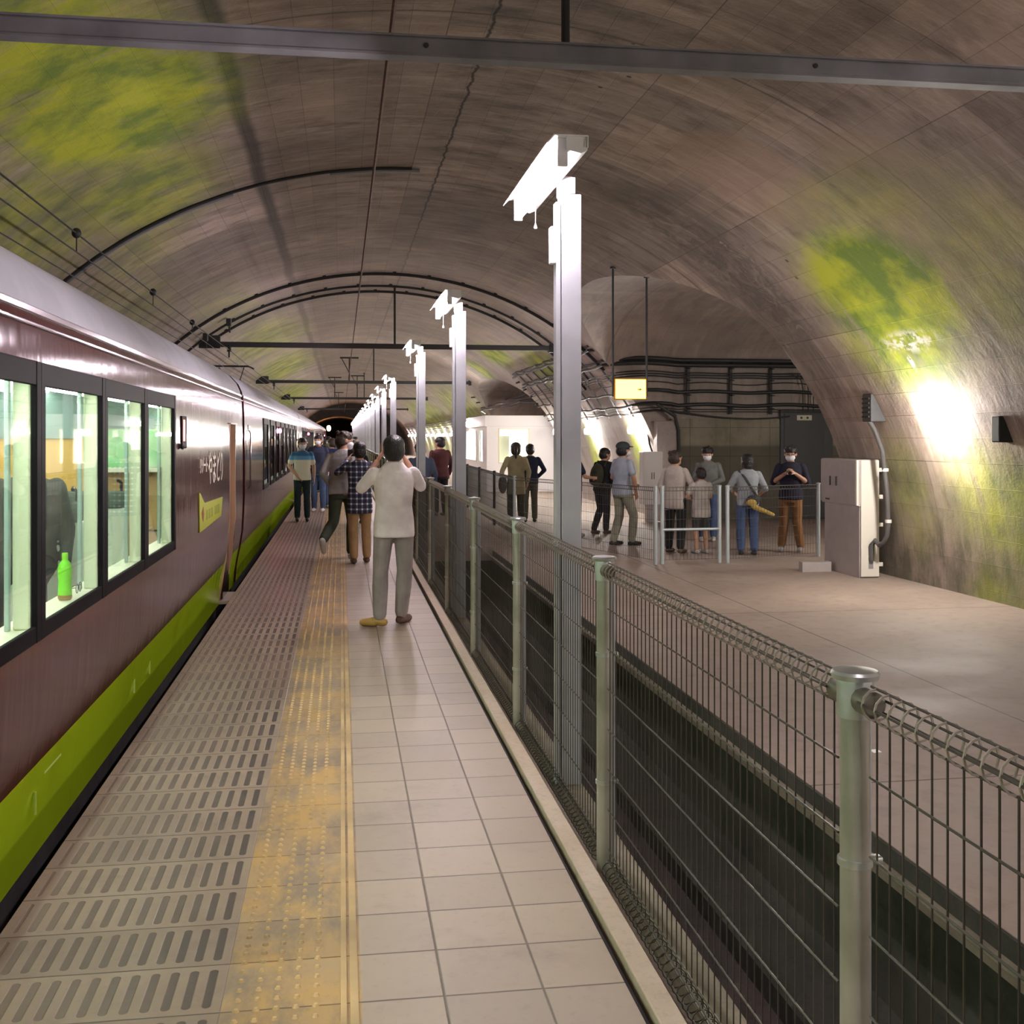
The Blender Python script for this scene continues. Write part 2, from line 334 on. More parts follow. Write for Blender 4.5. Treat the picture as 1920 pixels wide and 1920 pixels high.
    def build(s, name, mats, parent=None, smooth=False, local=False, recalc=True):
        me = bpy.data.meshes.new(name)
        off = Vector((0, 0, 0))
        if parent is not None and not local:
            q = parent
            while q is not None: off += q.location; q = q.parent
        me.from_pydata([(v[0]-off.x, v[1]-off.y, v[2]-off.z) for v in s.v], [], s.f)
        for m in (mats if isinstance(mats, (list, tuple)) else [mats]): me.materials.append(m)
        for p, i in zip(me.polygons, s.mi): p.material_index = i
        if recalc or (smooth and s.uv is None):
            bm = bmesh.new(); bm.from_mesh(me)
            if recalc: bmesh.ops.recalc_face_normals(bm, faces=bm.faces)
            else: bmesh.ops.remove_doubles(bm, verts=bm.verts, dist=1e-4); bmesh.ops.recalc_face_normals(bm, faces=bm.faces)
            bm.to_mesh(me); bm.free()
        if s.uv:
            ul = me.uv_layers.new(name='UVMap')
            for li, l in enumerate(me.loops): ul.data[li].uv = s.uv[l.vertex_index]
        if smooth:
            for p in me.polygons: p.use_smooth = True
            try: me.set_sharp_from_angle(angle=math.radians(38))
            except Exception: pass
        o = bpy.data.objects.new(name, me); COL.objects.link(o)
        if parent is not None: o.parent = parent
        return o

def tag(o, label=None, cat=None, group=None, kind=None):
    if label: o['label'] = label
    if cat: o['category'] = cat
    if group: o['group'] = group
    if kind: o['kind'] = kind
    return o
def thing(name, label, cat, loc=(0, 0, 0), group=None):
    o = bpy.data.objects.new(name, None); COL.objects.link(o); o.location = loc; o.empty_display_size = .1
    return tag(o, label, cat, group)
def struct(name, mb, m, smooth=False, recalc=True): return tag(mb.build(name, m, smooth=smooth, recalc=recalc), kind='structure')
def dup(root, loc, label=None, group=None):
    def cp(o, par):
        c = o.copy(); COL.objects.link(c)
        if par is not None: c.parent = par
        for ch in o.children: cp(ch, c)
        return c
    r = cp(root, None); r.location = loc
    if label: r['label'] = label
    if group: r['group'] = group
    return r

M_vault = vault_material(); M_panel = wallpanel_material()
M_slab = simple_concrete('worn_concrete_floor', (.27, .205, .175), (.36, .285, .24), .8, .72, joint=(4.2, 5.4), spots=.3)
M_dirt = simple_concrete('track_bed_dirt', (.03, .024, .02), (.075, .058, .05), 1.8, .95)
M_darkc = simple_concrete('mossy_and_shade_concrete', (.022, .026, .016), (.065, .06, .045), 2.2, .9)
M_kerb = simple_concrete('kerb_concrete', (.46, .37, .27), (.55, .46, .36), 3, .75)
M_kerb2 = simple_concrete('kerb_concrete_aged', (.20, .18, .125), (.30, .265, .19), 3, .85)
M_black = mat('black_gap', (.012, .014, .01), .8)
M_galv = mat('galvanized_steel', (.46, .49, .47), .38, .75, noise=.25, nscale=9)
M_galvg = mat('aged_green_galvanized', (.43, .42, .37), .42, .5, noise=.3, nscale=5, col2=(.29, .29, .24))
M_wire = mat('fence_wire', (.075, .065, .055), .45, .6, noise=.2, nscale=4)
M_wirel = mat('fence_wire_worn', (.30, .27, .22), .45, .5)
M_dark = mat('dark_painted_steel', (.035, .036, .038), .5, .3, noise=.2)
M_white = mat('white_enamel', (.85, .86, .87), .4)
M_lampw = mat('grey_white_enamel', (.8, .8, .82), .45)
M_poleg = mat('grey_painted_pole', (.40, .42, .44), .45, .2, noise=.12, nscale=5)
M_rust = mat('rusty_brown_metal', (.12, .045, .03), .65, .4, noise=.4, nscale=20)
M_cable = mat('black_cable', (.018, .018, .019), .55)
M_cableg = mat('grey_conduit', (.22, .23, .24), .5, .2)

# ---------------------------------------------------------------- tunnel shell
XC, ZC, A, B = .9, -.1, 6.05, 5.24
FZ = -.12
def bx(z):   # right-hand vault surface at height z
    q = max(0., 1-((z-ZC)/B)**2); return XC+A*math.sqrt(q)
def bz(x):
    q = max(0., 1-((x-XC)/A)**2); return ZC+B*math.sqrt(q)
OPEN = [(18.85, 4.45, 2.9, 4.3), (40.0, 6.0, 2.3, 3.75)]   # centre, half width, spring height, crown height
def zopen(y, o): return o[2]+(o[3]-o[2])*math.sqrt(max(0., 1-((y-o[0])/o[1])**2))
def arc_u(ang): return ang*5.6   # arc length coordinate
shell = MB(); UV = []
Y0, Y1 = -9., 117.
cols = []
ys = set([Y0, Y1]); y = Y0
while y < Y1: ys.add(round(y, 3)); y += 1.0 if y < 50 else 4.
for o in OPEN:
    for i in range(41): ys.add(round(o[0]-o[1]*math.cos(PI*i/40), 4))
ys = sorted(ys)
NA = 72; AL = -PI/2-.22; AR = PI/2+.16
def cut(y, side):
    for o in OPEN:
        e = 1e-3
        if o[0]-o[1]+e < y < o[0]+o[1]-e or (abs(y-(o[0]-o[1])) <= e and side > 0) or (abs(y-(o[0]+o[1])) <= e and side < 0):
            return math.acos(min(1, (zopen(y, o)-ZC)/B))
    return AR
def column(y, aend):
    st = len(shell.v)
    for i in range(NA+1):
        # fixed left part, variable right part so crown vertices stay aligned
        a = AL+(0-AL)*i/(NA/2) if i <= NA/2 else aend*(i-NA/2)/(NA/2)
        shell.v.append((XC+A*math.sin(a), y, ZC+B*math.cos(a))); UV.append((y, arc_u(a)))
    return st
for i in range(len(ys)-1):
    a = column(ys[i], cut(ys[i], 1)); b = column(ys[i+1], cut(ys[i+1], -1))
    for j in range(NA): shell.f.append((a+j, a+j+1, b+j+1, b+j)); shell.mi.append(0)
for oi, o in enumerate(OPEN):   # cross passages
    XE = 12.5 if oi == 0 else 9.5
    path = [(o[0]-o[1], z) for z in [FZ-.1+(o[2]-FZ+.1)*t/8 for t in range(8)]]+[(o[0]-o[1]*math.cos(PI*i/40), zopen(o[0]-o[1]*math.cos(PI*i/40), o)) for i in range(41)]+[(o[0]+o[1], z) for z in [o[2]-(o[2]-FZ+.1)*t/8 for t in range(1, 9)]]
    s0 = len(shell.v); L = 0; pr = path[0]
    for p in path:
        L += math.hypot(p[0]-pr[0], p[1]-pr[1]); pr = p
        xa = bx(p[1])
        for k in range(7):
            x = xa+(XE-xa)*k/6; shell.v.append((x, p[0], p[1])); UV.append((150+x+oi*40, L+2))
    side0 = len(shell.f)
    for i in range(len(path)-1):
        for k in range(6): shell.f.append((s0+i*7+k, s0+i*7+k+1, s0+(i+1)*7+k+1, s0+(i+1)*7+k)); shell.mi.append(0)
    e0 = len(shell.v)
    for p in path: shell.v.append((XE, p[0], p[1])); UV.append((150+p[0], p[1]))
    shell.f.append(tuple(range(e0, e0+len(path)))); shell.mi.append(0)
shell.uv = UV
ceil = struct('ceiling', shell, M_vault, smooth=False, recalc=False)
for p in ceil.data.polygons: p.use_smooth = True
ceil.data.set_sharp_from_angle(angle=math.radians(35))
# back wall of the wide recess: panelled concrete facing the camera
ww = MB(); ww.box(6.98, 12.4, 23.2, 23.29, FZ, 2.05)
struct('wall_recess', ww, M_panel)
# end walls
ew = MB(); n = 40
def arcpt(t, xc, a, b, y): al = AL+(AR-AL)*t/n; return (xc+a*math.sin(al), y, ZC+b*math.cos(al))
PX, PA, PB = -.2, 4.4, 3.9
vs = [arcpt(i, XC, A, B, Y1) for i in range(n+1)]+[arcpt(i, PX, PA, PB, Y1) for i in range(n+1)]+[arcpt(i, PX, PA, PB, 165) for i in range(n+1)]
fs = [(i, i+1, n+1+i+1, n+1+i) for i in range(n)]+[(n+1+i, n+2+i, 2*n+3+i, 2*n+2+i) for i in range(n)]+[tuple(range(2*n+2, 3*n+3))]
ew.add(vs, fs); struct('wall_far', ew, simple_concrete('sooty_concrete', (.05, .04, .035), (.10, .08, .065), .8, .9), recalc=False)
bw = MB(); vs = [arcpt(i, XC, A, B, Y0) for i in range(n+1)]; bw.add(vs, [tuple(range(n+1))]); struct('wall_behind', bw, M_darkc, recalc=False)
# floors
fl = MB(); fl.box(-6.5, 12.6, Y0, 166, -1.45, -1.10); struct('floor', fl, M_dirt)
st = MB(); st.box(2.36, 12.6, Y0, Y1, -.30, FZ); struct('floor_hall', st, M_slab)
e = MB(); e.box(2.315, 2.40, Y0, Y1, -.235, -.205, .006); struct('trim_1', e, M_kerb2)
e = MB(); e.box(2.345, 2.362, Y0, Y1, -.206, -.124); struct('trim_shade', e, M_darkc)  # thin dark strip painting the shade on the hall slab edge
e = MB(); e.box(1.17, 2.36, 17.4, 25.9, -.28, -.055); struct('floor_bridge', e, M_slab)
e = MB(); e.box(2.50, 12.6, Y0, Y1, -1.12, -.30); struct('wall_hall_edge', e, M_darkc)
e = MB(); e.box(2.05, 2.5, Y0, Y1, -1.12, -.98); struct('trim_2', e, M_darkc)
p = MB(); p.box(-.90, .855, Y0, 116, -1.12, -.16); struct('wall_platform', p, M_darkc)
p = MB(); p.box(-1.12, -.344, Y0, 116, -.16, 0.); struct('floor_platform_edge', p, paving_material('grooved'))
p = MB(); p.box(-.344, .059, Y0, 116, -.16, 0.)
def dome(mb, x, y, r=.0115, h=.0065, n=8):
    mb.cur = 1
    vs = [(x+r*math.cos(2*PI*j/n), y+r*math.sin(2*PI*j/n), -.0005) for j in range(n)]+[(x+r*.55*math.cos(2*PI*j/n), y+r*.55*math.sin(2*PI*j/n), h) for j in range(n)]
    mb.add(vs, [(j, (j+1) % n, n+(j+1) % n, n+j) for j in range(n)]+[tuple(range(n, 2*n))])
yy = 1.5
while yy < 24:
    for i in range(5): dome(p, -.300+i*.0565, yy)
    yy += .06
p.cur = 1; p.box(-.002, .016, Y0, 116, -.001, .006); p.box(.026, .05, Y0, 116, -.001, .004)
struct('floor_tactile', p, [paving_material('tactile'), mat('highlight_dome_yellow', (.62, .45, .22), .35, noise=.35, nscale=2.5)])  # domes and ridges coloured lighter to paint in their highlights
p = MB(); p.box(.059, .848, Y0, 116, -.16, 0.); struct('floor_platform', p, paving_material('tile'))
p = MB(); p.box(.848, .886, Y0, 116, -.16, -.05); struct('trim_3', p, M_black)
p = MB(); p.box(.886, .962, Y0, 116, -.16, .004, .005); struct('trim_4', p, M_kerb)
p = MB(); p.box(.855, 1.17, Y0, 116, -1.12, -.16); p.box(.962, 1.17, Y0, 116, -.16, -.05, .006); struct('trim_5', p, M_kerb2)

# ---------------------------------------------------------------- platform fence
FX = 1.02
def post_mb(x, y, zb, zt):
    m = MB(); m.tube([(x, y, zb), (x, y, zt)], .030, 16); return m
def make_panel(parent, x, y0, L, zb, zt, name='mesh_panel', m=M_wire, pitch=.05, det=True):
    """wire mesh whose wires curl into rolled top and bottom rims"""
    mb = MB(); R = .031; nn = int(round(L/pitch)); r = .0022
    ns = 4 if det else 3
    for i in range(nn):
        y = y0+pitch*(i+.5)
        mb.tube([(x, y, zb+2*R), (x, y, zt-2*R)], r, ns, cap=False)
        loopn = 12 if det else 6
        mb.cur = 1
        mb.tube([(x-R*math.sin(2*PI*k/loopn)*1.0, y+(.012 if k % 2 else 0)*0, zt-R+R*math.cos(2*PI*k/loopn)) for k in range(loopn)], r*1.15, ns, closed=True)
        mb.cur = 0
        mb.tube([(x-R*math.sin(2*PI*k/loopn), y, zb+R+R*math.cos(2*PI*k/loopn)) for k in range(loopn)], r, ns, closed=True)
    z = zt-2*R
    hs = [zt-2*R, zb+2*R]; q = z-.115
    while q > zb+2*R+.03: hs.append(q); q -= .155
    for z in hs: mb.tube([(x-.003, y0, z), (x-.003, y0+L, z)], r*1.3, 5)
    for (dx, dz) in ((-R, -R), (R, -R), (0, 0), (.7*R, -1.7*R)):
        mb.tube([(x+dx*.93, y0, zt+dz*.95), (x+dx*.93, y0+L, zt+dz*.95)], r*1.3, 5)
        mb.tube([(x+dx*.93, y0, zb+2*R+dz*.95), (x+dx*.93, y0+L, zb+2*R+dz*.95)], r*1.3, 5)
    return mb.build(name, [m, M_wirel if det else m], parent)
fence = thing('platform_fence', 'long wire mesh fence with green-grey round posts along the platform edge', 'fence', (FX, 0, -.05))
ZT = 1.165
post_proto = None
for k in range(0, 40):
    if 8 < k < 12: continue
    y = -.05+k*2.17
    if post_proto is None:
        po = post_mb(FX, y, -.05, ZT+.0).build('post', M_galvg, fence, True)
        MB().lathe([(.036, -.075), (.037, -.01), (.036, 0)], (FX, y, ZT), 20).build('post_collar', M_galv, po, True)
        MB().lathe([(.030, 0), (.046, .002), (.048, .012), (.044, .018), (.0, .024)], (FX, y, ZT), 24).build('post_cap', M_galv, po, True)
        cl = MB()
        for z in (.30, .80): cl = MB(); cl.lathe([(.030, -.008), (.035, -.007), (.035, .007), (.030, .008)], (FX, y, z), 18); cl.box(FX+.02, FX+.055, y-.012, y+.012, z-.008, z+.008, .003); cl.build('post_clamp', M_galv, po, True)
        sl = MB(); sl.box(FX+.026, FX+.052, y+.034, y+.046, -.04, ZT-.06)
        sl.build('post_channel', mat('bright_zinc', (.62, .68, .72), .35, .6), po)
        el = MB()
        for s_ in (-1, 1): el = MB(); el.lathe([(.026, .0), (.026, .045), (.020, .05)] if s_ > 0 else [(.020, -.05), (.026, -.045), (.026, 0)], (FX, y+s_*.034, ZT-.035), 14, 'y'); el.build('rail_sleeve', mat('dull_bronze_sleeve', (.12, .11, .085), .5, .4), po, True)
        post_proto = po
    else:
        c = post_proto.copy(); COL.objects.link(c); c.location = (0, y+.05, 0)
        for ch in post_proto.children: d = ch.copy(); COL.objects.link(d); d.parent = c
pp = make_panel(fence, FX, .02, 2.03, -.045, ZT, pitch=.0508)
pf = None
for k in range(1, 39):
    if 7 < k < 12: continue
    if k < 7: c = pp.copy(); COL.objects.link(c); c.location = (0, 2.17*k, 0)
    else:
        if pf is None: pf = make_panel(fence, FX, .02+2.17*k, 2.03, -.045, ZT, det=False)
        else: c = pf.copy(); COL.objects.link(c); c.location = (0, 2.17*(k-7), 0)

# ---------------------------------------------------------------- lamp posts
M_tube = mat('lit_fluorescent_tube', (1, 1, 1), .3, emis=(1., .84, .93), es=TUBE_E)
def lamp_post(x, y, label, group='lamp posts along the platform fence'):
    t = thing('lamp_post', label, 'lamp post', (x, y, -.05), group)
    MB().box(x-.036, x+.062, y-.05, y+.05, -.05, 2.84, .004).build('pole', M_poleg, t)
    m = MB(); m.box(x-.064, x-.040, y-.045, y+.02, -.05, 2.80, .003); m.build('pole_conduit', M_poleg, t)
    m = MB(); m.box(x-.09, x-.064, y-.05, y+.01, 2.50, 2.68, .004); m.build('junction_box', M_white, t)
    m = MB(); m.box(x-.04, x+.03, y-.06, y+.06, 2.84, 2.92, .003); m.box(x-.10, x+.02, y-.03, y+.03, 2.91, 2.93); m.build('bracket', M_lampw, t)
    # reflector: shallow inverted trough open downwards
    x0, x1, ya, yb, z = x-.225, x-.045, y-.68, y+.66, 2.955
    m = MB(); m.box(x0+.03, x1, ya, yb, z-.004, z+.002); m.prism([(x0+.03, z+.002), (x0, z-.035), (x0+.004, z-.037), (x0+.034, z-.004)], 1, ya, yb)
    m.box(x1-.002, x1+.002, ya, yb, z-.05, z); ho = m.build('reflector', M_white, t)
    m = MB(); m.prism([(x1-.09, z-.004), (x1, z-.004), (x1, z-.06), (x1-.03, z-.075), (x1-.09, z-.06)], 1, ya+.01, yb-.01); m.build('ballast_housing', M_white, t)
    for q in (ya+.05, yb-.05): MB().box(x0+.055, x0+.10, q-.012, q+.012, z-.125, z-.004, .003).build('lamp_holder', M_white, t)
    m = MB(); m.tube([(x0+.078, ya+.06, z-.105), (x0+.078, yb-.06, z-.105)], .018, 12); m.build('tube', M_tube, t, True)
    m = MB(); m.tube([(x0+.085, y+.1, z-.09), (x0+.085, y+.1, z-.235)], .0016, 5); m.lathe([(.002, 0), (.008, -.018), (.008, -.026), (.003, -.028)], (x0+.085, y+.1, z-.235), 8); m.build('pull_cord', M_white, t)
    return t
LX = 1.10
L0 = lamp_post(LX, 5.42, 'nearest and tallest-looking lamp post behind the platform fence')
ylist = [10.55, 15.7, 24.1, 29.4, 34.6, 39.8, 45.0]+[50.2+5.2*i for i in range(12)]
ORD = ['third', 'fourth', 'fifth', 'sixth', 'seventh', 'eighth', 'ninth', 'tenth', 'eleventh', 'twelfth', 'thirteenth', 'fourteenth', 'fifteenth', 'sixteenth', 'seventeenth']
labs = ['second lamp post along the fence, its head just left of the near pole', 'third lamp post along the fence, above the photographer', 'first lamp post after the wide gap in the row', 'second lamp post after the wide gap in the row']
for i, y in enumerate(ylist):
    dup(L0, (LX, y, -.05), labs[i] if i < 4 else ORD[i-4]+' lamp post past the wide gap in the row, far down the platform')
dup(L0, (LX, .25, -.05), 'lamp post standing beside the photographer position, outside the picture'); dup(L0, (LX, -4.8, -.05), 'rearmost lamp post, outside the picture')

# wall lamps
M_wl = mat('lit_wall_lamp', (1, 1, 1), .3, emis=(1., .93, .86), es=WALL_E)
def wall_lamp(y, label, z=1.83):
    x = bx(z)
    t = thing('wall_lamp', label, 'wall lamp', (x, y, z), 'bulkhead lamps on the right tunnel wall')
    MB().box(x-.05, x+.06, y-.04, y+.04, z-.05, z+.03, .01).build('lamp_back', M_lampw, t)
    MB().lathe([(.02, -.08), (.075, -.07), (.085, 0), (.075, .07), (.02, .08)], (x-.13, y, z-.02), 16).build('lamp_globe', M_wl, t, True)
    return t
w0 = wall_lamp(11.42, 'glaring wall lamp among green algae on the near right wall')
zz = w0.location
for i, y in enumerate([24.3, 28.8, 33.2, 47.5]+[52+4.6*i for i in range(13)]+[1.5, -4.5]):
    lab = {0: 'wall lamp just past the cabled recess, right of two', 1: 'wall lamp left of the one nearest the cabled recess', 2: 'wall lamp hidden behind the near lamp post'}.get(i, (['first', 'second']+ORD)[max(0, i-3)]+' far wall lamp in the row beyond the white booth')
    if y < 2: lab = 'wall lamp outside the picture on the right wall, %s' % ('beside the camera' if y > 0 else 'behind the camera')
    dup(w0, (zz.x, y, zz.z), lab)
# ---------------------------------------------------------------- train
M_maroon = body_paint('maroon_paint', (.078, .018, .018)); M_green = body_paint('lime_green_paint', (.46, .66, .02), .02)
M_roof = mat('pale_grey_roof_paint', (.50, .51, .56), .45, noise=.1, nscale=3)
M_frame = mat('window_frame_black', (.012, .011, .013), .5, 0., spec=.03)
M_trim = mat('polished_trim', (.55, .5, .55), .15, .9)
M_glass = glass()
M_cream = mat('cream_interior_panel', (.86, .95, .72), .5); M_sill = mat('cream_sill', (.85, .88, .72), .4)
M_orange = mat('orange_wall_panel', (.80, .50, .14), .5); M_wood = mat('light_wood', (.52, .34, .15), .5, noise=.25, nscale=3)
M_greyblue = mat('blue_grey_blind', (.25, .37, .38), .6); M_seatd = mat('dark_seat_fabric', (.05, .055, .05), .8); M_seatw = mat('pale_seat_shell', (.55, .62, .55), .5)
M_intf = mat('train_floor', (.12, .11, .10), .6); M_under = mat('underframe_grime', (.03, .028, .025), .85, noise=.4); M_gold = mat('sand_door_edge', (.62, .36, .22), .4)
CXT = -2.72
SIDE = [(-1.37, -.24), (-1.355, -.05), (-1.33, .10), (-1.30, .24), (-1.268, .45), (-1.255, .70), (-1.25, .86), (-1.25, 1.40), (-1.255, 1.93), (-1.262, 2.08), (-1.275, 2.17)]
def side_x(z):
    for (xa, za), (xb, zb) in zip(SIDE, SIDE[1:]):
        if za <= z <= zb: return xa+(xb-xa)*(z-za)/(zb-za)
    return -1.27
ROOF = [(-1.275, 2.17), (-1.285, 2.24), (-1.33, 2.34), (-1.43, 2.45), (-1.60, 2.56), (-1.9, 2.67), (-2.3, 2.735), (-2.72, 2.75)]
def strip(mb, prof, y0, y1):
    n = len(prof); mb.add([(x, y0, z) for x, z in prof]+[(x, y1, z) for x, z in prof], [(i, i+1, n+i+1, n+i) for i in range(n-1)])
def side_wall(mb, z0, z1, y0, y1, holes):
    """side skin between z0 and z1 with rectangular holes (ya, yb, za, zb); skin has 4 cm thickness at holes"""
    zs = sorted(set([z0, z1]+[z for _, z in SIDE if z0 < z < z1]+[h[2] for h in holes]+[h[3] for h in holes])); yl = sorted(set([y0, y1]+[h[0] for h in holes]+[h[1] for h in holes]))
    zs = [z for z in zs if z0 <= z <= z1]
    for ya, yb in zip(yl, yl[1:]):
        for za, zb in zip(zs, zs[1:]):
            ym, zm = (ya+yb)/2, (za+zb)/2
            if any(h[0] < ym < h[1] and h[2] < zm < h[3] for h in holes): continue
            a, b = side_x(za), side_x(zb); mb.add([(a, ya, za), (a, yb, za), (b, yb, zb), (b, ya, zb)], [(0, 1, 2, 3)])
def mirror(prof): return [(2*CXT-x, z) for x, z in prof]
def make_car(y0, y1, windows, door_ys, label, detailed, lettering=None):
    t = thing('train_car', label, 'train', (CXT, y0, -.24))
    holes = [(a, b, .86, 1.90) for a, b in windows]; dh = [(a, b, -.24, 1.80) for a, b in door_ys]
    m = MB(); side_wall(m, .24, 2.17, y0, y1, holes+dh)
    strip(m, mirror([p for p in SIDE if p[1] >= .24]), y0, y1)
    for yy in (y0, y1):
        pf_ = [p for p in SIDE]+ROOF[1:]; full = pf_+[(2*CXT-x, z) for x, z in pf_[::-1]]
        d_ = .004 if yy == y0 else -.004
        m.add([(x, yy+d_, z) for x, z in full], [tuple(range(len(full)))])
    m.build('body_shell', M_maroon, t, True, recalc=False)
    m = MB(); side_wall(m, -.24, .24, y0, y1, dh); strip(m, mirror([p for p in SIDE if p[1] <= .3]), y0, y1); m.build('green_skirt', M_green, t, True, recalc=False)
    m = MB(); strip(m, ROOF, y0, y1); strip(m, mirror(ROOF), y0, y1); m.build('roof', M_roof, t, True, recalc=False)
    m = MB(); m.box(-1.285, -1.262, y0, y1, 2.165, 2.195, .004); m.box(-1.272, -1.252, y0, y1, 2.115, 2.123); m.build('gutter_trim', M_trim, t)
    for yy in [y0+2+3*i for i in range(int((y1-y0-2)/3))]: pass
    m = MB(); m.box(-4.0, -1.45, y0+.2, y1-.2, -.30, -.2); m.box(-3.8, -1.5, y0+.8, y1-.8, -.85, -.3)
    for yy in (y0+2.2, y0+4.3, y1-4.3, y1-2.2): m.lathe([(.41, -.06), (.43, 0), (.43, .05), (.2, .06)], (-2.0, yy, -.62), 20, 'x')
    m.build('underframe', M_under, t)
    # interior shell
    m = MB(); m.box(-4.05, -1.37, y0+.1, y1-.1, .16, .2); m.build('interior_floor', M_intf, t)
    m = MB(); m.box(-4.1, -1.33, y0+.1, y1-.1, 2.06, 2.08); m.box(-4.14, -4.08, y0+.1, y1-.1, .2, 2.06); m.build('interior_lining', mat('interior_lining', (.62, .68, .60), .6), t)
    m = MB(); m.box(-1.40, -1.36, y0+.1, y1-.1, .2, .84); m.build('lower_lining', M_cream, t)
    m = MB(); m.box(-1.41, -1.262, y0+.5, y1-1.9, .835, .855, .004); m.build('sill', M_sill, t)
    m = MB(); m.box(-1.52, -1.262, y0+.5, y1-1.9, 1.91, 2.06); m.build('valance', mat('dark_green_valance', (.10, .17, .14), .4), t)
    m = MB()
    m.box(-2.9, -2.55, y0+.6, y1-2.2, 2.045, 2.057); m.build('ceiling_light', mat('car_ceiling_light', (1, 1, 1), .5, emis=(1., .99, .80), es=CAR_E), t)
    m = MB(); m.box(-1.49, -1.46, y0+.6, y1-2.2, 2.0-.11, 2.0-.095) if detailed else None
    if detailed: m.build('sill_light', mat('sill_light_strip', (1, 1, 1), .5, emis=(.97, 1., .80), es=30.), t)
    for a, b in windows:
        f = MB(); fw = .055; x = -1.25
        f.box(x-.012, x+.010, a-.04, a+.03, .80, 1.965, .004); f.box(x-.012, x+.010, b-.03, b+.04, .80, 1.965, .004)
        f.box(x-.012, x+.008, a+.03, b-.03, 1.865, 1.965, .004); f.box(x-.012, x+.008, a+.03, b-.03, .80, .87, .004)
        fo = f.build('window_frame', M_frame, t)
        g = MB(); g.box(x-.008, x-.003, a+.028, b-.028, .865, 1.87); g.build('pane', M_glass, fo)
        if detailed:
            r = MB(); r.box(-1.338, -1.266, b-.03, b+.04, .855, 1.91, .008); r.build('window_reveal', M_cream, t)
            r = MB(); r.box(-1.362, -1.342, b-.06, b-.03, .855, 1.90, .004); r.build('curtain_rail_post', mat('pale_blue_post', (.42, .58, .55), .4), t)
    for a, b in door_ys:
        m = MB(); m.box(-1.42, -1.33, a, b, -.18, 1.80); m.build('door', mat('door_dark_maroon', (.035, .016, .014), .25, coat=.4), t)
        m = MB(); m.prism([(side_x(z)+.004, z) for z in (-.20, .24, .7, 1.8)]+[(side_x(z)-.07, z) for z in (1.8, .7, .24, -.20)], 1, b-.02, b+.03) ; m.prism([(side_x(z)+.006, z) for z in (-.20, .24, .7, 1.82)]+[(side_x(z)-.02, z) for z in (1.82, .7, .24, -.20)], 1, a-.035, a+.005)
        m.build('door_jamb', M_gold, t)
        m = MB(); m.box(-1.40, -1.23, a-.03, b+.03, -.24, -.20, .004); m.build('door_step', mat('worn_step_plate', (.55, .45, .36), .5), t)
        m = MB(); m.box(-1.27, -1.235, a-.04, b+.04, 1.80, 1.815); m.build('door_drip_rail', M_trim, t)
    # jumper fittings
    m = MB(); m.lathe([(.0, 0), (.022, .002), (.028, .02), (.0, .035)], (-1.25, (windows[-1][1] if windows else y0+1)+.35, 1.58), 14, 'x'); m.build('side_knob', M_dark, t, True)
    return t
def panes(y0, n, p=1.285): return [(y0+p*i+.04, y0+p*(i+1)-.04) for i in range(n)]
car1 = make_car(-5.0, 14.72, panes(4.93-1.285*7, 10), [(13.05, 13.75)], 'near train car, maroon with lime skirt and tall lit windows', True)
# louvres and marks on the near skirt
m = MB()
for k in range(7): m.box(side_x(.12)-.004, side_x(.12)+.012, 3.85+.045*k*1.8, 3.85+.045*k*1.8+.02, .02, .21)
m.build('skirt_louvre', M_green, car1)
m = MB(); m.box(-1.327, -1.320, 5.3, 5.6, .135, .145); m.box(-1.327, -1.320, 5.15, 5.16, .0, .10); m.box(-1.345, -1.335, 7.6, 7.62, -.02, .1); m.box(-1.345, -1.335, 8.2, 8.22, -.02, .1); m.build('skirt_hatch_edge', mat('lime_highlight', (.62, .78, .18), .3), car1)
# interior of the near car
def part(name, m, mt, par=car1, sm=False): return m.build(name, mt, par, sm)
m = MB(); m.box(-2.02, -1.5, 9.75, 9.85, .2, 1.36); part('wood_counter', m, M_wood)
m = MB(); m.box(-2.06, -1.5, 9.68, 9.85, 1.36, 1.395); part('counter_top', m, mat('cream_counter', (.85, .85, .75), .4))
m = MB(); m.box(-1.98, -1.5, 9.738, 9.75, .86, .875); part('counter_groove', m, M_seatd)
m = MB(); m.box(-2.06, -1.5, 9.9, 9.94, 1.395, 1.72); part('poster_panel', m, mat('pale_green_poster', (.62, .85, .62), .5, noise=.3, nscale=5, col2=(.25, .62, .30)))
m = MB(); m.box(-4.05, -2.06, 10.4, 10.46, .2, 1.64); part('orange_partition', m, M_orange)
m = MB(); m.box(-4.05, -1.5, 10.38, 10.44, 1.64, 2.06); part('blue_blind', m, M_greyblue)
def seat(y, x0=-2.62, x1=-1.62, pr=car1):
    m = MB(); m.box(x0, x1, y, y+.10, .45, 1.12, .03); m.box(x0, x1, y-.45, y+.06, .42, .60, .03); so = part('seat', m, M_seatw, pr)
    m = MB(); m.box(x0+.01, x1-.01, y-.015, y+.115, 1.10, 1.24, .04); part('headrest', m, mat('grey_green_headrest', (.10, .13, .11), .8), so)
    m = MB()
    for xx in (x0+.05, x1-.05): m.tube([(xx, y+.05, 1.22), (xx, y+.05, 1.30), (xx-.01, y-.02, 1.33), (xx, y-.07, 1.32)], .012, 8)
    part('grab_handle', m, M_dark, so, True)
    m = MB(); m.box(x0+.02, x1-.02, y-.44, y+.08, .2, .42); part('seat_base', m, M_seatd, so)
for y in (8.9, 7.45): seat(y)
seat(8.9, -3.95, -3.1)
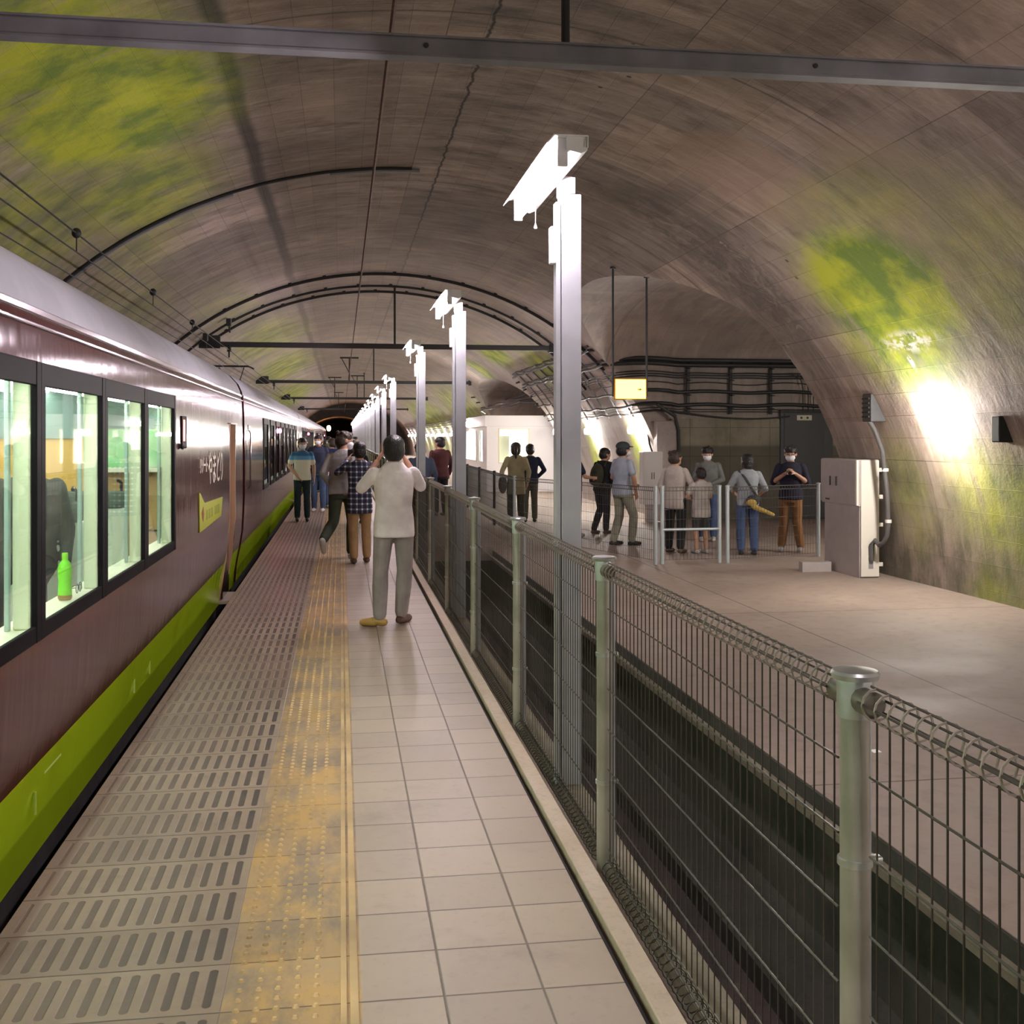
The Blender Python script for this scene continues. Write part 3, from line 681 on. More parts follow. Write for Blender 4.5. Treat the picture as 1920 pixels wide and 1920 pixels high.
# lettering and emblem
def text(name, body, size, m, par, loc, rot=(PI/2, 0, PI/2), sx=1., bold=.0, ext=.002):
    cu = bpy.data.curves.new(name, 'FONT'); cu.body = body; cu.size = size; cu.extrude = ext; cu.offset = bold
    o = bpy.data.objects.new(name, cu); COL.objects.link(o); dg = bpy.context.evaluated_depsgraph_get(); me = bpy.data.meshes.new_from_object(o.evaluated_get(dg)); bpy.data.objects.remove(o)
    me.materials.clear(); me.materials.append(m)
    o = bpy.data.objects.new(name, me); COL.objects.link(o); o.parent = par; o.location = Vector(loc)-(par.location if par else Vector()); o.rotation_euler = rot; o.scale = (sx, 1, 1)
    return o
M_letter = mat('cream_lettering', (.9, .87, .72), .5)
text('main_lettering', 'やまどり', .36, M_letter, car1, (-1.244, 10.90, 1.22), sx=.95, bold=.002)
text('small_lettering', 'リゾート', .16, M_letter, car1, (-1.244, 10.25, 1.335), sx=.95, bold=.002)
M_lime = mat('lime_emblem', (.50, .56, .04), .45)
m = MB(); m.prism([(10.22, 1.16), (10.30, 1.15), (10.62, 1.045), (12.2, 1.02), (12.05, .83), (10.26, .80)], 0, -1.2495, -1.243)
m.v = [(-1.249 if v[0] < -1.246 else -1.243, v[1], v[2]) for v in m.v]; part('emblem', m, M_lime)
m = MB(); m.prism([(10.38, .97), (10.50, 1.02), (10.56, .95), (10.50, .88), (10.42, .92)], 0, -1.2435, -1.241); part('bird_mark', m, mat('red_brown_mark', (.28, .04, .02), .5))
m = MB()
for yy in (10.75, 10.95, 11.15, 11.45, 11.6, 11.75): m.box(-1.2435, -1.2415, yy, yy+.12, .88, .97)
part('emblem_lettering', m, mat('olive_lettering', (.33, .38, .03), .5))
m = MB(); m.box(-1.258, -1.243, 9.14, 9.42, 1.56, 1.82, .01); part('display_frame', m, M_frame)
m = MB(); m.box(-1.2445, -1.2405, 9.19, 9.29, 1.62, 1.79); part('display_panel', m, mat('red_display', (.5, .02, .02), .3, emis=(1, .05, .04), es=1.2))
# following cars
yy0 = 15.02; ncar = 0; cl = ['second train car from the camera, reflecting a man in a banded polo', 'third train car from the camera', 'fourth train car from the camera', 'fifth and farthest train car, its roof edge ending before the far portal']
for c in range(4):
    L = 19.8
    ct = make_car(yy0, yy0+L, [(yy0+1.6+1.75*i, yy0+2.7+1.75*i) for i in range(9)] if c else [(yy0+3.6+1.75*i, yy0+4.7+1.75*i) for i in range(8)], [(yy0+18.2, yy0+18.95)], cl[c], False)
    m = MB(); m.box(-1.258, -1.248, yy0+.55, yy0+1.0, 1.45, 1.82, .004); m.build('service_panel', M_maroon, ct)
    m = MB(); m.tube([(-1.235, yy0+.5, .95), (-1.215, yy0+.5, 1.0), (-1.215, yy0+.5, 1.7), (-1.235, yy0+.5, 1.75)], .011, 8); m.build('grab_rail', M_trim, ct, True)
    m = MB(); m.lathe([(.0, 0), (.05, .004), (.045, .03), (.02, .045), (0, .05)], (-1.25, yy0+8.2, 1.78), 14, 'x'); m.build('side_lamp', mat('pink_red_side_lamp', (1, .1, .2), .3, emis=(1., .05, .16), es=40.), ct, True)
    if c == 0:
        # pantograph
        m = MB(); py = 28.6; m.box(-3.1, -2.3, py-.5, py+.9, 2.78, 2.84, .01)
        for x in (-3.0, -2.4):
            m.tube([(x, py, 2.84), (x*.5+CXT*.5, py+.75, 3.12), (x, py, 3.38)], .014, 6)
        for q in (-.12, .12): m.tube([(-3.28, py+q, 3.36), (-3.15, py+q, 3.42), (-2.29, py+q, 3.42), (-2.16, py+q, 3.36)], .016, 6)
        m.build('pantograph', M_dark, ct, True)
    m = MB(); m.box(-3.3, -2.1, yy0+7, yy0+10, 2.73, 2.86, .03); m.build('roof_unit', M_roof, ct)
    # gangway bellows
    m = MB(); m.box(-3.2, -2.2, yy0-.30, yy0, .2, 2.2); m.box(-4.0, -1.45, yy0-.29, yy0, -.2, .1); m.build('gangway', M_under, ct)
    yy0 += L+.30
# bottle and spectacles on the sill
def bottle():
    c = (-1.335, 5.74, .857)
    t = thing('tea_bottle', 'small green tea bottle standing on the sill inside the second train window', 'bottle', c)
    MB().lathe([(.028, 0), (.033, .008), (.032, .06), (.030, .09), (.033, .12), (.033, .155), (.024, .18), (.013, .195), (.012, .205)], c, 20).build('body', mat('bottle_green_label', (.22, .85, .02), .35), t, True)
    MB().lathe([(.0145, .198), (.0145, .225), (.013, .228)], c, 16).build('cap', mat('bottle_cap_green', (.35, .95, .05), .4), t, True)
    MB().lathe([(.0285, .0), (.0335, .009), (.0335, .022), (.033, .024)], c, 20).build('tea', mat('tea_brown', (.30, .16, .03), .3), t, True)
bottle()
t = thing('eyeglasses', 'dark round-rimmed eyeglasses lying on the train sill beside the green bottle', 'glasses', (-1.32, 5.96, .857))
m = MB()
for q in (-.033, .033): m.tube([(-1.32, 5.96+q+.026*math.cos(2*PI*k/14), .887+.024*math.sin(2*PI*k/14)) for k in range(14)], .0022, 5, closed=True)
m.tube([(-1.32, 5.951, .893), (-1.32, 5.969, .893)], .002, 5); m.build('rims', M_dark, t, True)
for q in (-.06, .06): MB().tube([(-1.32, 5.96+q, .893), (-1.36, 5.96+q*.9, .888), (-1.385, 5.96+q*.85, .865)], .002, 5).build('temple', M_dark, t, True)

# ---------------------------------------------------------------- overhead: beams, wires, cables
M_beam = mat('beam_grey_steel', (.19, .19, .205), .6, 0., noise=.3, nscale=3)
def beam(y, label, x0=-3.05, x1=4.9, z=3.75, rod=True, arm=True):
    t = thing('catenary_beam', label, 'beam', (x0, y, z)); M_beam = MATS['beam_grey_steel'] if y < 10 else mat('dark_beam_steel', (.035, .034, .036), .6)
    h = .058
    m = MB(); m.box(x0, x1, y-.05, y+.05, z+h-.012, z+h); m.box(x0, x1, y-.05, y+.05, z-h, z-h+.012); m.box(x0, x1, y-.008, y+.008, z-h+.012, z+h-.012)
    m.box(x0, x1, y-.045, y+.045, z-h+.01, z+h-.01, .012); m.build('beam', M_beam, t)
    m = MB()
    for x in [x0+1.3+2.2*i for i in range(int((x1-x0-1)/2.2))]: m.lathe([(.014, -.055), (.014, .0)], (x, y, z), 8, 'y')
    m.build('bolt', M_dark, t)
    if rod:
        zc = bz(1.22); MB().tube([(1.22, y, z+h), (1.22, y, zc)], .024, 10).build('hanger_rod', M_dark, t); MB().lathe([(.07, -.02), (.07, 0)], (1.22, y, zc-.0), 12).build('hanger_plate', M_dark, t)
    m = MB(); m.box(x0-.12, x0+.35, y-.06, y+.06, z-.09, z+.20, .01); m.build('end_bracket', M_dark, t)
    m = MB(); m.box(x1-.05, x1+.06, y-.06, y+.06, z-.10, z+.10, .01); m.build('end_plate', M_dark, t)
    if arm:
        m = MB(); xw = -2.5
        m.tube([(xw, y-.08, z-.02), (xw, y-.08, z-.30)], .02, 8); m.lathe([(.035, -.17), (.06, -.15), (.03, -.13), (.06, -.11), (.03, -.09), (.055, -.07), (.03, -.05)], (xw, y-.08, z), 12)
        m.build('insulator', M_dark, t, True)
    return t
beam(6.05, 'steel beam crossing the top of the picture under the vault', x0=-3.05, x1=4.95)
beam(26.0, 'steel beam across the tunnel behind the second lamp post')
beam(43.0, 'steel beam across the tunnel behind the third lamp post')
beam(61.0, 'thin far steel beam with a dark end plate at its right', x1=4.6)
beam(84.0, 'farthest steel beam just before the dark portal', rod=False)
def wire(name, label, pts, r, m=M_dark, cat='wire'): return tag(MB().tube(pts, r, 6).build(name, m), label, cat)
for i, (x, y, h_) in enumerate(((.30, 43.0, .9), (-.35, 61.0, 1.1), (.85, 61.0, 1.2), (-.2, 84.0, 1.2))):
    m = MB(); zt = min(bz(x)-.02, 3.8+h_); m.tube([(x, y, 3.75), (x, y, zt)], .022, 6); m.box(x-.35, x+.35, y-.03, y+.03, zt-.06, zt); m.tube([(x-.3, y, zt-.03), (x, y, zt-.6)], .016, 5)
    tag(m.build('beam_bracket', M_dark), ['bracketed rod standing on the third overhead beam', 'left bracketed rod on the fourth overhead beam', 'right bracketed rod on the fourth overhead beam', 'bracketed rod on the farthest overhead beam'][i], 'bracket')
def sag(x, z, ys, d): 
    out = []
    for a, b in zip(ys, ys[1:]):
        for i in range(8): t = i/8; out.append((x, a+(b-a)*t, z-4*d*t*(1-t)))
    out.append((x, ys[-1], z)); return out
sup = [-6, 6.05, 26, 43, 61, 84, 112]
wire('messenger_wire', 'upper overhead wire above the train roof with round ball insulators', sag(-2.5, 3.62, sup, .03), .009)
wire('contact_wire', 'middle overhead wire above the train roof', sag(-2.5, 3.42, sup, .0), .008)
wire('feeder_wire', 'lowest overhead wire above the train roof, nearest the roof edge', sag(-2.62, 3.24, sup, .0), .007)
for y, l in ((7.6, 'ball insulator on the overhead wire at the left picture edge'), (11.2, 'ball insulator on the overhead wire above the near car roof'), (15.6, 'ball insulator on the overhead wire close to the ring cable'), (19.6, 'ball insulator on the overhead wire before the second beam')):
    m = MB(); m.ell((-2.5, y, 3.60), (.045, .045, .05)); m.tube([(-2.5, y, 3.56), (-2.5, y, 3.42)], .006, 6); tag(m.build('wire_insulator', M_dark, smooth=True), l, 'insulator', 'ball insulators on the messenger wire')
wire('old_contact_rod', 'reddish brown overhead rod running down the tunnel under the crown', [(.29, -6, 4.05)]+[(.29, y, 4.05) for y in range(0, 112, 4)], .014, M_rust)
# ring cables hugging the vault
def ring(y, a0, a1, off, n=60, jit=0.): return [(XC+(A-off)*math.sin(math.radians(a0+(a1-a0)*i/n)), y+jit*math.sin(i*1.3), ZC+(B-off)*math.cos(math.radians(a0+(a1-a0)*i/n))) for i in range(n+1)]
def ring_cable(y, a0, a1, label, r=.022, clips=True, off=.05, m=M_cable):
    t = thing('ring_cable', label, 'cable', (XC, y, ZC+B))
    MB().tube(ring(y, a0, a1, off, jit=.004), r, 8).build('cable', m, t, True)
    if clips:
        for i in range(int((a1-a0)/7)):
            a = math.radians(a0+4+7*i); x = XC+(A-off*.6)*math.sin(a); z = ZC+(B-off*.6)*math.cos(a)
            MB().box(x-.035, x+.035, y-.03, y+.03, z-.04, z+.04, .005).build('cable_clip', M_dark, t)
ring_cable(14.5, -75, 0, 'black ring cable on the vault curving up from the near car roof', .020, False, .02)
m = MB(); rg = ring(14.56, -72, -22, .03); m.tube(rg, .03, 8); tag(m.build('cable_tray', M_cableg, smooth=True), 'grey conduit beside the near ring cable on the left vault', 'conduit')
m = MB(); m.tube(ring(14.56, -10, 1, .03), .025, 8); tag(m.build('cable_conduit', M_cableg, smooth=True), 'short grey conduit at the crown of the vault', 'conduit')
ring_cable(23.7, -72, 52, 'upper thick black ring cable with clamps around the vault', .035)
ring_cable(25.6, -72, 54, 'middle black ring cable around the vault', .028)
ring_cable(26.6, -40, 56, 'lower black ring cable around the vault behind the second beam', .032)
# cable clamps standing off on the left half
for i, a in enumerate((-52, -46, -40, -34)):
    a = math.radians(a); x = XC+(A-.12)*math.sin(a); z = ZC+(B-.12)*math.cos(a); m = MB(); m.box(x-.05, x+.05, 24.9, 25.1, z-.08, z+.08, .01); m.tube([(x, 25, z), (x+.02, 25, z-.22)], .018, 6)
    tag(m.build('cable_bracket', M_dark), 'dark stand-off bracket under the ring cables, %s from the train side' % ['first', 'second', 'third', 'fourth'][i], 'bracket')
# cables across the recess wall, then along the main tunnel wall
def recess_cable(z, r, label, name='wall_cable', wob=0., sagz=0., x_end=11.8, flat=False):
    pts = []
    n = 22
    for i in range(n+1):
        x = x_end+(7.1-x_end)*i/n; zz_ = z+wob*math.sin(i*.75)-(sagz*math.sin(PI*min(1, max(0, (x-7.2)/3)))**1.)
        pts.append((x, 23.10-r, zz_))
    xe = bx(z)-.06-r
    for i in range(1, 6): t = i/5; pts.append((7.1+(xe-7.1)*t, 23.10-r+.25*t+.15*math.sin(PI*t)*-1, z+.04*math.sin(PI*t)))
    for i in range(1, 24): pts.append((xe+.01*math.sin(i*1.1+z*9), 23.5+i*.45, z-.035*abs(math.sin(i*.9))))
    rr_ = [r if q < len(pts)-24 else r*.6 for q in range(len(pts))]; mb = MB(); mb.tube(pts, rr_, 8)
    if flat: mb.tube([(p_[0], p_[1], p_[2]+2*r) for p_ in pts], rr_, 8)
    return tag(mb.build(name, M_cable, smooth=True), label, 'cable')
recess_cable(3.50, .05, 'topmost thick black cable pair across the recess wall', flat=True)
recess_cable(3.19, .05, 'second thick black cable pair across the recess wall', flat=True)
for i, z in enumerate((3.02, 2.97, 2.92)): recess_cable(z, .016, 'thin cable, %s of the three in the bundle under the thick pairs' % ['top', 'middle', 'bottom'][i], wob=.006, x_end=10.2)
recess_cable(2.80, .012, 'single thin wavy cable across the recess wall', wob=.03)
recess_cable(2.62, .042, 'thick black cable across the recess wall at sign height', wob=.018)
recess_cable(2.34, .042, 'lower thick black cable across the recess wall', wob=.02)
for i, z in enumerate((2.25, 2.20)): recess_cable(z, .011, 'thin straight cable, %s of the pair over the door' % ['upper', 'lower'][i])
recess_cable(2.18, .018, 'sagging black cable hanging just above the door', sagz=.13, x_end=9.6)
for i, x in enumerate((9.9, 10.02, 10.14)): wire('drop_cable', 'thin vertical cable beside the door, %s of three' % ['left', 'middle', 'right'][i], [(x-.25, 23.07, 3.0), (x-.05, 23.07, 2.9), (x, 23.07, 2.7), (x, 23.07, 2.22)], .012, M_cable, 'cable')
for i, x in enumerate((7.35, 8.3, 9.2)):
    t = thing('cable_rack', 'vertical rack strip holding the cables on the recess wall, %s from the left' % ['first', 'second', 'third'][i], 'rack', (x, 23.2, 2.2)); MB().box(x-.03, x+.03, 23.14, 23.2, 2.15, 3.65).build('upright', M_dark, t)
    for z in (3.44, 3.13, 2.88, 2.56, 2.28): MB().box(x-.02, x+.02, 22.98, 23.16, z-.02, z, ).build('rack_arm', M_dark, t)
for i in range(9):
    y = 23.9+i*1.15
    if y > 33.6: break
    m = MB(); zs_ = [2.1+.25*j for j in range(7)]
    m.tube([(bx(z)-.05, y, z) for z in zs_], .022, 6)
    o = m.build('cable_hanger', M_cableg); tag(o, 'grey hanger rib under the cables above the lamp-lit wall, %s from the recess' % (['nearest', 'second']+ORD)[i], 'hanger', 'hanger ribs under the cables above the lamp-lit wall')
# cables that come down the wall left of the recess
wire('down_cable', 'thick black cable bending down beside the recess pillar', [(6.6, 22.95, 2.35), (7.0, 22.98, 2.1), (7.08, 23.0, 1.8), (7.1, 23.0, 1.0), (7.1, 23.0, .2)], .04, M_cable, 'cable')
wire('down_cable', 'thin black cable dropping to the white panel box', [(6.3, 23.6, 2.6), (6.55, 23.6, 2.0), (6.62, 23.6, 1.5), (6.7, 23.5, 1.2)], .02, M_cable, 'cable')
for i, z in enumerate((2.25, 2.4, 2.52, 2.62)):
    r_ = .02; wire('tunnel_cable', 'far cable along the right tunnel wall past the booth, %s of four' % ['lowest', 'second', 'third', 'topmost'][i], [(bx(z)-.06-.02*math.sin(y_), y_, z-.06*abs(math.sin(y_*.55))) for y_ in [46.2+1.2*j for j in range(56)]], r_, M_cable, 'cable')
# rack of cables under the second opening
for i in range(4):
    z = 2.75+.22*i; wire('passage_cable', 'cable slung under the dark passage vault above the white booth, %s of four' % ['lowest', 'second', 'third', 'topmost'][i], [(bx(z)-.1, 33.8, z-.1), (bx(z)+.2, 34.6, z+.0)]+[(5.6+.5*i+.04*math.sin(j*2.), 35+j*1.1, z+.03-.06*abs(math.sin(j*.8))) for j in range(10)]+[(bx(z)-.05, 46.3, z-.1)], .03, M_cable, 'cable')

# ---------------------------------------------------------------- station furniture
t = thing('hanging_sign', 'lit yellow sign box hanging on two rods from the vault', 'sign', (4.45, 17.0, 2.40))
sx0, sx1, sy, z0, z1 = 4.19, 4.71, 17.0, 2.235, 2.57
MB().box(sx0, sx1, sy-.05, sy+.05, z0, z1, .012).build('sign_case', mat('yellow_sign_case', (.75, .33, .01), .4), t)
m = MB(); m.box(sx0+.02, sx1-.02, sy-.053, sy-.049, z0+.02, z1-.02); m.build('sign_face', mat('lit_yellow_face', (.9, .8, .1), .4, emis=(1., .70, .09), es=2.3), t)
m = MB(); m.prism([(4.59, 2.37), (4.635, 2.395), (4.59, 2.42)], 1, sy-.056, sy-.053); m.box(4.56, 4.59, sy-.056, sy-.053, 2.387, 2.403); m.build('arrow_mark', mat('orange_mark', (.9, .45, .02), .5), t)
for x in (sx0-.01, sx1+.01):
    MB().tube([(x, sy, z0+.05), (x, sy, max(bz(x), zopen(sy, OPEN[0]))+.01)], .017, 8).build('hanger_rod', M_dark, t); MB().lathe([(.045, -.03), (.05, 0)], (x, sy, max(bz(x), zopen(sy, OPEN[0]))), 10).build('rod_flange', M_dark, t)
# control cabinet
M_cab = mat('pinkish_grey_cabinet', (.40, .355, .34), .5, noise=.08); M_cabl = mat('cream_cabinet_side', (.66, .62, .55), .5)
class CB(MB):
    def box(s, x0, x1, y0, y1, z0, z1, bev=0.): return MB.box(s, x0-.15, x1-.15, 14.0+(y0-14.0)*.8-.75, 14.0+(y1-14.0)*.8-.75, z0, z1, bev)
t = thing('control_cabinet', 'tall pinkish grey electrical cabinet against the right wall', 'cabinet', (6.47, 13.85, FZ))
CB().box(6.59, 6.84, 14.02, 15.30, FZ, .78, .006).build('lower_case', M_cab, t)
up = CB().box(6.57, 6.84, 14.0, 15.36, .78, 1.37, .006).build('upper_case', M_cab, t)
CB().box(6.55, 6.572, 14.06, 15.34, .80, 1.36, .004).build('door', M_cab, up)
CB().box(6.60, 6.84, 13.985, 14.001, FZ+.02, 1.36).build('side_panel', M_cabl, t)
CB().box(6.545, 6.575, 14.0, 14.06, .79, 1.365, .004).build('edge_strip', M_cabl, t)
for y in (14.72, 14.95): CB().box(6.535, 6.551, y, y+.02, 1.02, 1.14).build('door_handle', M_dark, up)
CB().box(6.544, 6.551, 15.0, 15.14, .825, .845).build('maker_plate', M_dark, up)
for z in (1.24, .9, .55, .05): CB().box(6.84, 6.90, 14.0, 14.03, z-.025, z+.025, .004).build('wall_lug', M_cabl, t)
CB().box(6.70, 6.76, 13.978, 13.99, 0.0, .14).build('data_plate', mat('grey_plate', (.25, .24, .25), .5), t)
m = MB(); m.prism([(5.98, FZ), (6.38, FZ), (6.38, FZ+.13), (5.98, FZ+.13)], 1, 13.95, 14.07); tag(m.build('wooden_plank', M_cab), 'pale timber block lying on the floor at the foot of the cabinet', 'timber')
# conduit looping down the wall into the cabinet
pts = [(bx(2.0)-.06, 12.9, 1.86), (bx(1.8)-.08, 12.9, 1.75), (6.56, 12.9, 1.5), (6.62, 12.9, 1.0), (6.64, 12.9, .6), (6.64, 12.93, .44), (6.62, 12.98, .35), (6.60, 13.05, .31), (6.60, 13.16, .36), (6.57, 13.2, .30), (6.58, 13.215, .10)]
t = thing('wall_conduit', 'grey conduit pipe running down the wall into the cabinet side', 'pipe', (6.8, 12.9, .4))
MB().tube(pts, .030, 10).build('pipe', mat('conduit_grey', (.085, .08, .078), .65, 0.), t, True)
for z in (1.25, .62): MB().lathe([(.038, -.02), (.04, 0), (.038, .02)], (6.60 if z > 1 else 6.64, 12.9, z), 12).build('pipe_clip', M_cabl, t)
# dark terminal block and black box on the wall
t = thing('terminal_block', 'dark ribbed terminal block above the conduit on the wall', 'box', (bx(2.0), 12.8, 2.0))
MB().box(bx(2.0)-.12, bx(2.0)+.1, 12.72, 12.95, 1.84, 2.18, .01).build('case', M_dark, t)
for j in range(5): MB().box(bx(2.0)-.14, bx(2.0)-.12, 12.75, 12.92, 1.89+.055*j, 1.91+.055*j).build('rib', M_black, t)
m = MB(); m.box(bx(1.73)-.10, bx(1.73)+.1, 10.28, 10.42, 1.60, 1.86, .012); tag(m.build('black_box', M_black), 'small black box on the wall right of the glaring lamp', 'box')
m = MB(); m.box(bx(1.8)-.06, bx(1.8)+.06, 11.6, 12.85, 1.93, 1.965); tag(m.build('conduit_run', M_cableg), 'thin horizontal conduit between the terminal block and the wall lamp', 'conduit')
# door in the recess
dm = MB(); dm.box(9.42, 10.62, 23.14, 23.22, FZ, 2.24, .01); do = struct('door_1', dm, mat('dark_grey_door', (.075, .078, .078), .55, noise=.15))
dm = MB(); dm.box(9.50, 10.42, 23.12, 23.15, FZ+.02, 2.17, .004); dm.build('door_leaf', mat('door_leaf_grey', (.06, .063, .065), .5), do)
dm = MB(); dm.box(9.78, 10.12, 23.105, 23.12, 2.02, 2.13); dn = dm.build('name_plate', mat('cream_plate', (.62, .60, .48), .5), do)
dm = MB(); dm.lathe([(.026, -.004), (.026, 0)], (9.88, 23.105, 2.075), 10, 'y'); dm.lathe([(.026, -.004), (.026, 0)], (10.02, 23.105, 2.075), 10, 'y'); dm.build('plate_mark', M_dark, do)
# white panel box left of recess
t = thing('panel_box', 'white two-door panel box on a pillar behind the waiting women', 'cabinet', (6.5, 22.8, .2))
MB().box(6.20, 6.62, 22.6, 22.9, .25, 1.35, .01).build('case', mat('white_panel', (.72, .69, .68), .5), t)
for x in (6.38, 6.43): MB().box(x, x+.012, 22.59, 22.6, .78, .92).build('handle', M_dark, t)
MB().box(6.3, 6.52, 22.66, 22.84, FZ, .25).build('pedestal', M_cab, t)
t = thing('wide_pillar_pad', 'pink-grey concrete pillar facing beside the recess', 'pillar', (6.8, 23.2, FZ))
MB().box(6.62, 7.06, 23.02, 23.3, FZ, 2.0, .01).build('facing', simple_concrete('pink_grey_concrete', (.36, .31, .30), (.44, .39, .37), 1.5), t)

# mesh fences on the far platform
M_fw = mat('grey_fence_wire', (.13, .12, .11), .5, .4); M_fp = mat('pale_blue_galvanized', (.56, .62, .65), .4, .4)
def mesh_fence(p0, p1, label, posts, ztop=.95, name='mesh_fence', dark=False, skip=()):
    t = thing(name, label, 'fence', (p0[0], p0[1], FZ))
    v = Vector((p1[0]-p0[0], p1[1]-p0[1], 0)); L = v.length; d = v/L; o = Vector((p0[0], p0[1], 0)); m = MB(); n = int(L/.052); r = .0028
    for i in range(n+1):
        q = o+d*(L*i/n); m.tube([(q.x, q.y, FZ+.05), (q.x, q.y, ztop-.045)], r, 3, cap=False)
        if i % 1 == 0: m.tube([(q.x+d.y*.025*math.cos(2*PI*k/6), q.y-d.x*.025*math.cos(2*PI*k/6), ztop-.025+.025*math.sin(2*PI*k/6)) for k in range(6)], r, 3, closed=True)
    z = FZ+.06
    while z < ztop-.06: m.tube([tuple(o+Vector((0, 0, z))), tuple(o+d*L+Vector((0, 0, z)))], r, 4); z += .14
    for z in (ztop, ztop-.05): m.tube([tuple(o+Vector((0, 0, z))), tuple(o+d*L+Vector((0, 0, z)))], .006, 5)
    m.build('mesh_panel', M_dark if dark else M_fw, t)
    for f in posts:
        q = o+d*L*f; pm = MB(); pm.tube([(q.x, q.y, FZ), (q.x, q.y, ztop+.01)], .028, 12); pm.lathe([(.034, 0), (.034, .012), (.01, .02)], (q.x, q.y, ztop+.01), 12); pm.build('post', M_dark if dark else M_fp, t, True)
    return t
mesh_fence((3.0, 19.4), (4.32, 15.1), 'wire mesh fence on the far platform left of the gate', (0, 1.))
mesh_fence((5.37, 15.12), (7.0, 15.75), 'wire mesh fence between the gate and the right wall', (0, 1.), name='mesh_fence')
mesh_fence((3.2, 31.), (3.0, 19.5), 'dark mesh fence running along the far platform toward the booth', (0, .25, .5, .75), dark=True)
g = mesh_fence((4.43, 15.15), (5.28, 15.2), 'small wire mesh gate with a pale horizontal bar', (0, 1.), name='mesh_gate')
MB().tube([(4.43, 15.14, .36), (5.28, 15.19, .36)], .02, 10).build('cross_bar', M_fp, g, True)
pw = thing('passage_fill_lamp', 'added unseen lamp brightening the side passage, hidden behind the near vault edge', 'lamp', (9.2, 14.55, 2.2))  # unseen lamp added to brighten the dark recess
MB().box(8.6, 9.8, 14.42, 14.50, 2.15, 2.25, .01).build('lamp_base', M_lampw, pw); MB().tube([(8.65, 14.54, 2.2), (9.75, 14.54, 2.2)], .016, 10).build('tube', mat('passage_fill_tube', (1, 1, 1), .4, emis=(1., .95, .85), es=330.), pw, True)
# white booth
BX, BY, BY2, BZ = 4.66, 36.0, 44.5, 2.30
M_bw = mat('white_booth_panel', (.86, .82, .81), .55)
t = thing('station_booth', 'white station booth with lit windows at the far right opening', 'booth', (BX, BY, FZ))
def wall_holes(mb, axis, c, th, a0, a1, z0, z1, holes):
    al_ = sorted(set([a0, a1]+[h[0] for h in holes]+[h[1] for h in holes])); zl = sorted(set([z0, z1]+[h[2] for h in holes]+[h[3] for h in holes]))
    for a, b in zip(al_, al_[1:]):
        for q, r in zip(zl, zl[1:]):
            if any(h[0] <= (a+b)/2 <= h[1] and h[2] <= (q+r)/2 <= h[3] for h in holes): continue
            if axis == 1: mb.box(a, b, c, c+th, q, r)
            else: mb.box(c, c+th, a, b, q, r)
m = MB(); fh = [(5.08, 6.02, .85, 1.90)]; sh = [(37.0, 37.9, .85, 1.88), (38.9, 42.2, .85, 1.88)]
wall_holes(m, 1, BY, .06, BX, 8.5, FZ, 2.0, fh); wall_holes(m, 0, BX, .06, BY+.06, BY2, FZ, 2.0, sh); m.box(BX, 8.5, BY2-.06, BY2, FZ, 2.0); m.box(8.44, 8.5, BY, BY2, FZ, 2.0)
m.build('wall', M_bw, t)
MB().box(BX-.07, 8.55, BY-.08, BY2+.05, 2.0, BZ+.06, .01).build('roof_fascia', M_bw, t)
MB().box(BX+.06, 8.44, BY+.06, BY2-.06, FZ, FZ+.05).build('booth_floor', M_intf, t)
for h in fh:
    f = MB(); f.box(h[0]-.04, h[0], BY-.02, BY+.04, h[2]-.04, h[3]+.04); f.box(h[1], h[1]+.04, BY-.02, BY+.04, h[2]-.04, h[3]+.04); f.box(h[0], h[1], BY-.02, BY+.04, h[2]-.04, h[2]); f.box(h[0], h[1], BY-.02, BY+.04, h[3], h[3]+.03)
    fo = f.build('window_frame', mat('cream_window_frame', (.8, .75, .45), .5), t); MB().box(h[0], h[1], BY+.01, BY+.016, h[2], h[3]).build('pane', M_glass, fo)
for h in sh:
    f = MB()
    for y in [h[0]-.03, h[1]]+([(h[0]+h[1])/2-.03] if h[1]-h[0] > 2 else []): f.box(BX-.015, BX+.03, y, y+.03, h[2], h[3])
    f.box(BX-.015, BX+.03, h[0], h[1], h[2]-.03, h[2]); fo = f.build('window_frame', M_lampw, t); MB().box(BX+.01, BX+.016, h[0], h[1], h[2], h[3]).build('pane', M_glass, fo)
MB().box(5.2, 7.6, 37.0, 43.5, 1.95, 1.97).build('ceiling_light', mat('booth_light', (1, 1, 1), .5, emis=(1., .95, .8), es=16.), t)
MB().box(5.1, 5.45, BY+.35, BY+.37, .85, 1.7).build('notice', mat('dull_notice', (.42, .40, .32), .7), t)
MB().box(5.0, 7.0, BY+.1, BY+.5, .70, .78).build('counter', M_white, t)
w1 = dup(w0, (BX-.0, 40.5, 2.15), 'glaring lamp on the side fascia of the white booth')
# trough litter and rail
m = MB(); lv = [(0, 0), (.04, .02), (.07, .07), (.05, .08), (.06, .13), (.03, .10), (.0, .17), (-.02, .10), (-.06, .12), (-.045, .07), (-.08, .04), (-.03, .02)]
m.prism(lv, 2, 0, .003); m.v = [(v[0]*1.0+1.92, v[1]*1.0+4.35, -1.095+v[2]+.25*abs(v[0])+.1*v[1]) for v in m.v]
tag(m.build('dry_leaf', mat('orange_brown_leaf', (.42, .17, .05), .7)), 'orange-brown dry leaf lying in the dark trough behind the fence', 'leaf')
m = MB(); m.box(2.95, 3.0, 5.9, 5.96, FZ, FZ+.004); m.box(6.2, 6.28, 9.3, 9.33, FZ, FZ+.02, .004); tag(m.build('paper_scrap', M_white), 'small scrap of litter on the hall floor near the right wall', 'litter')
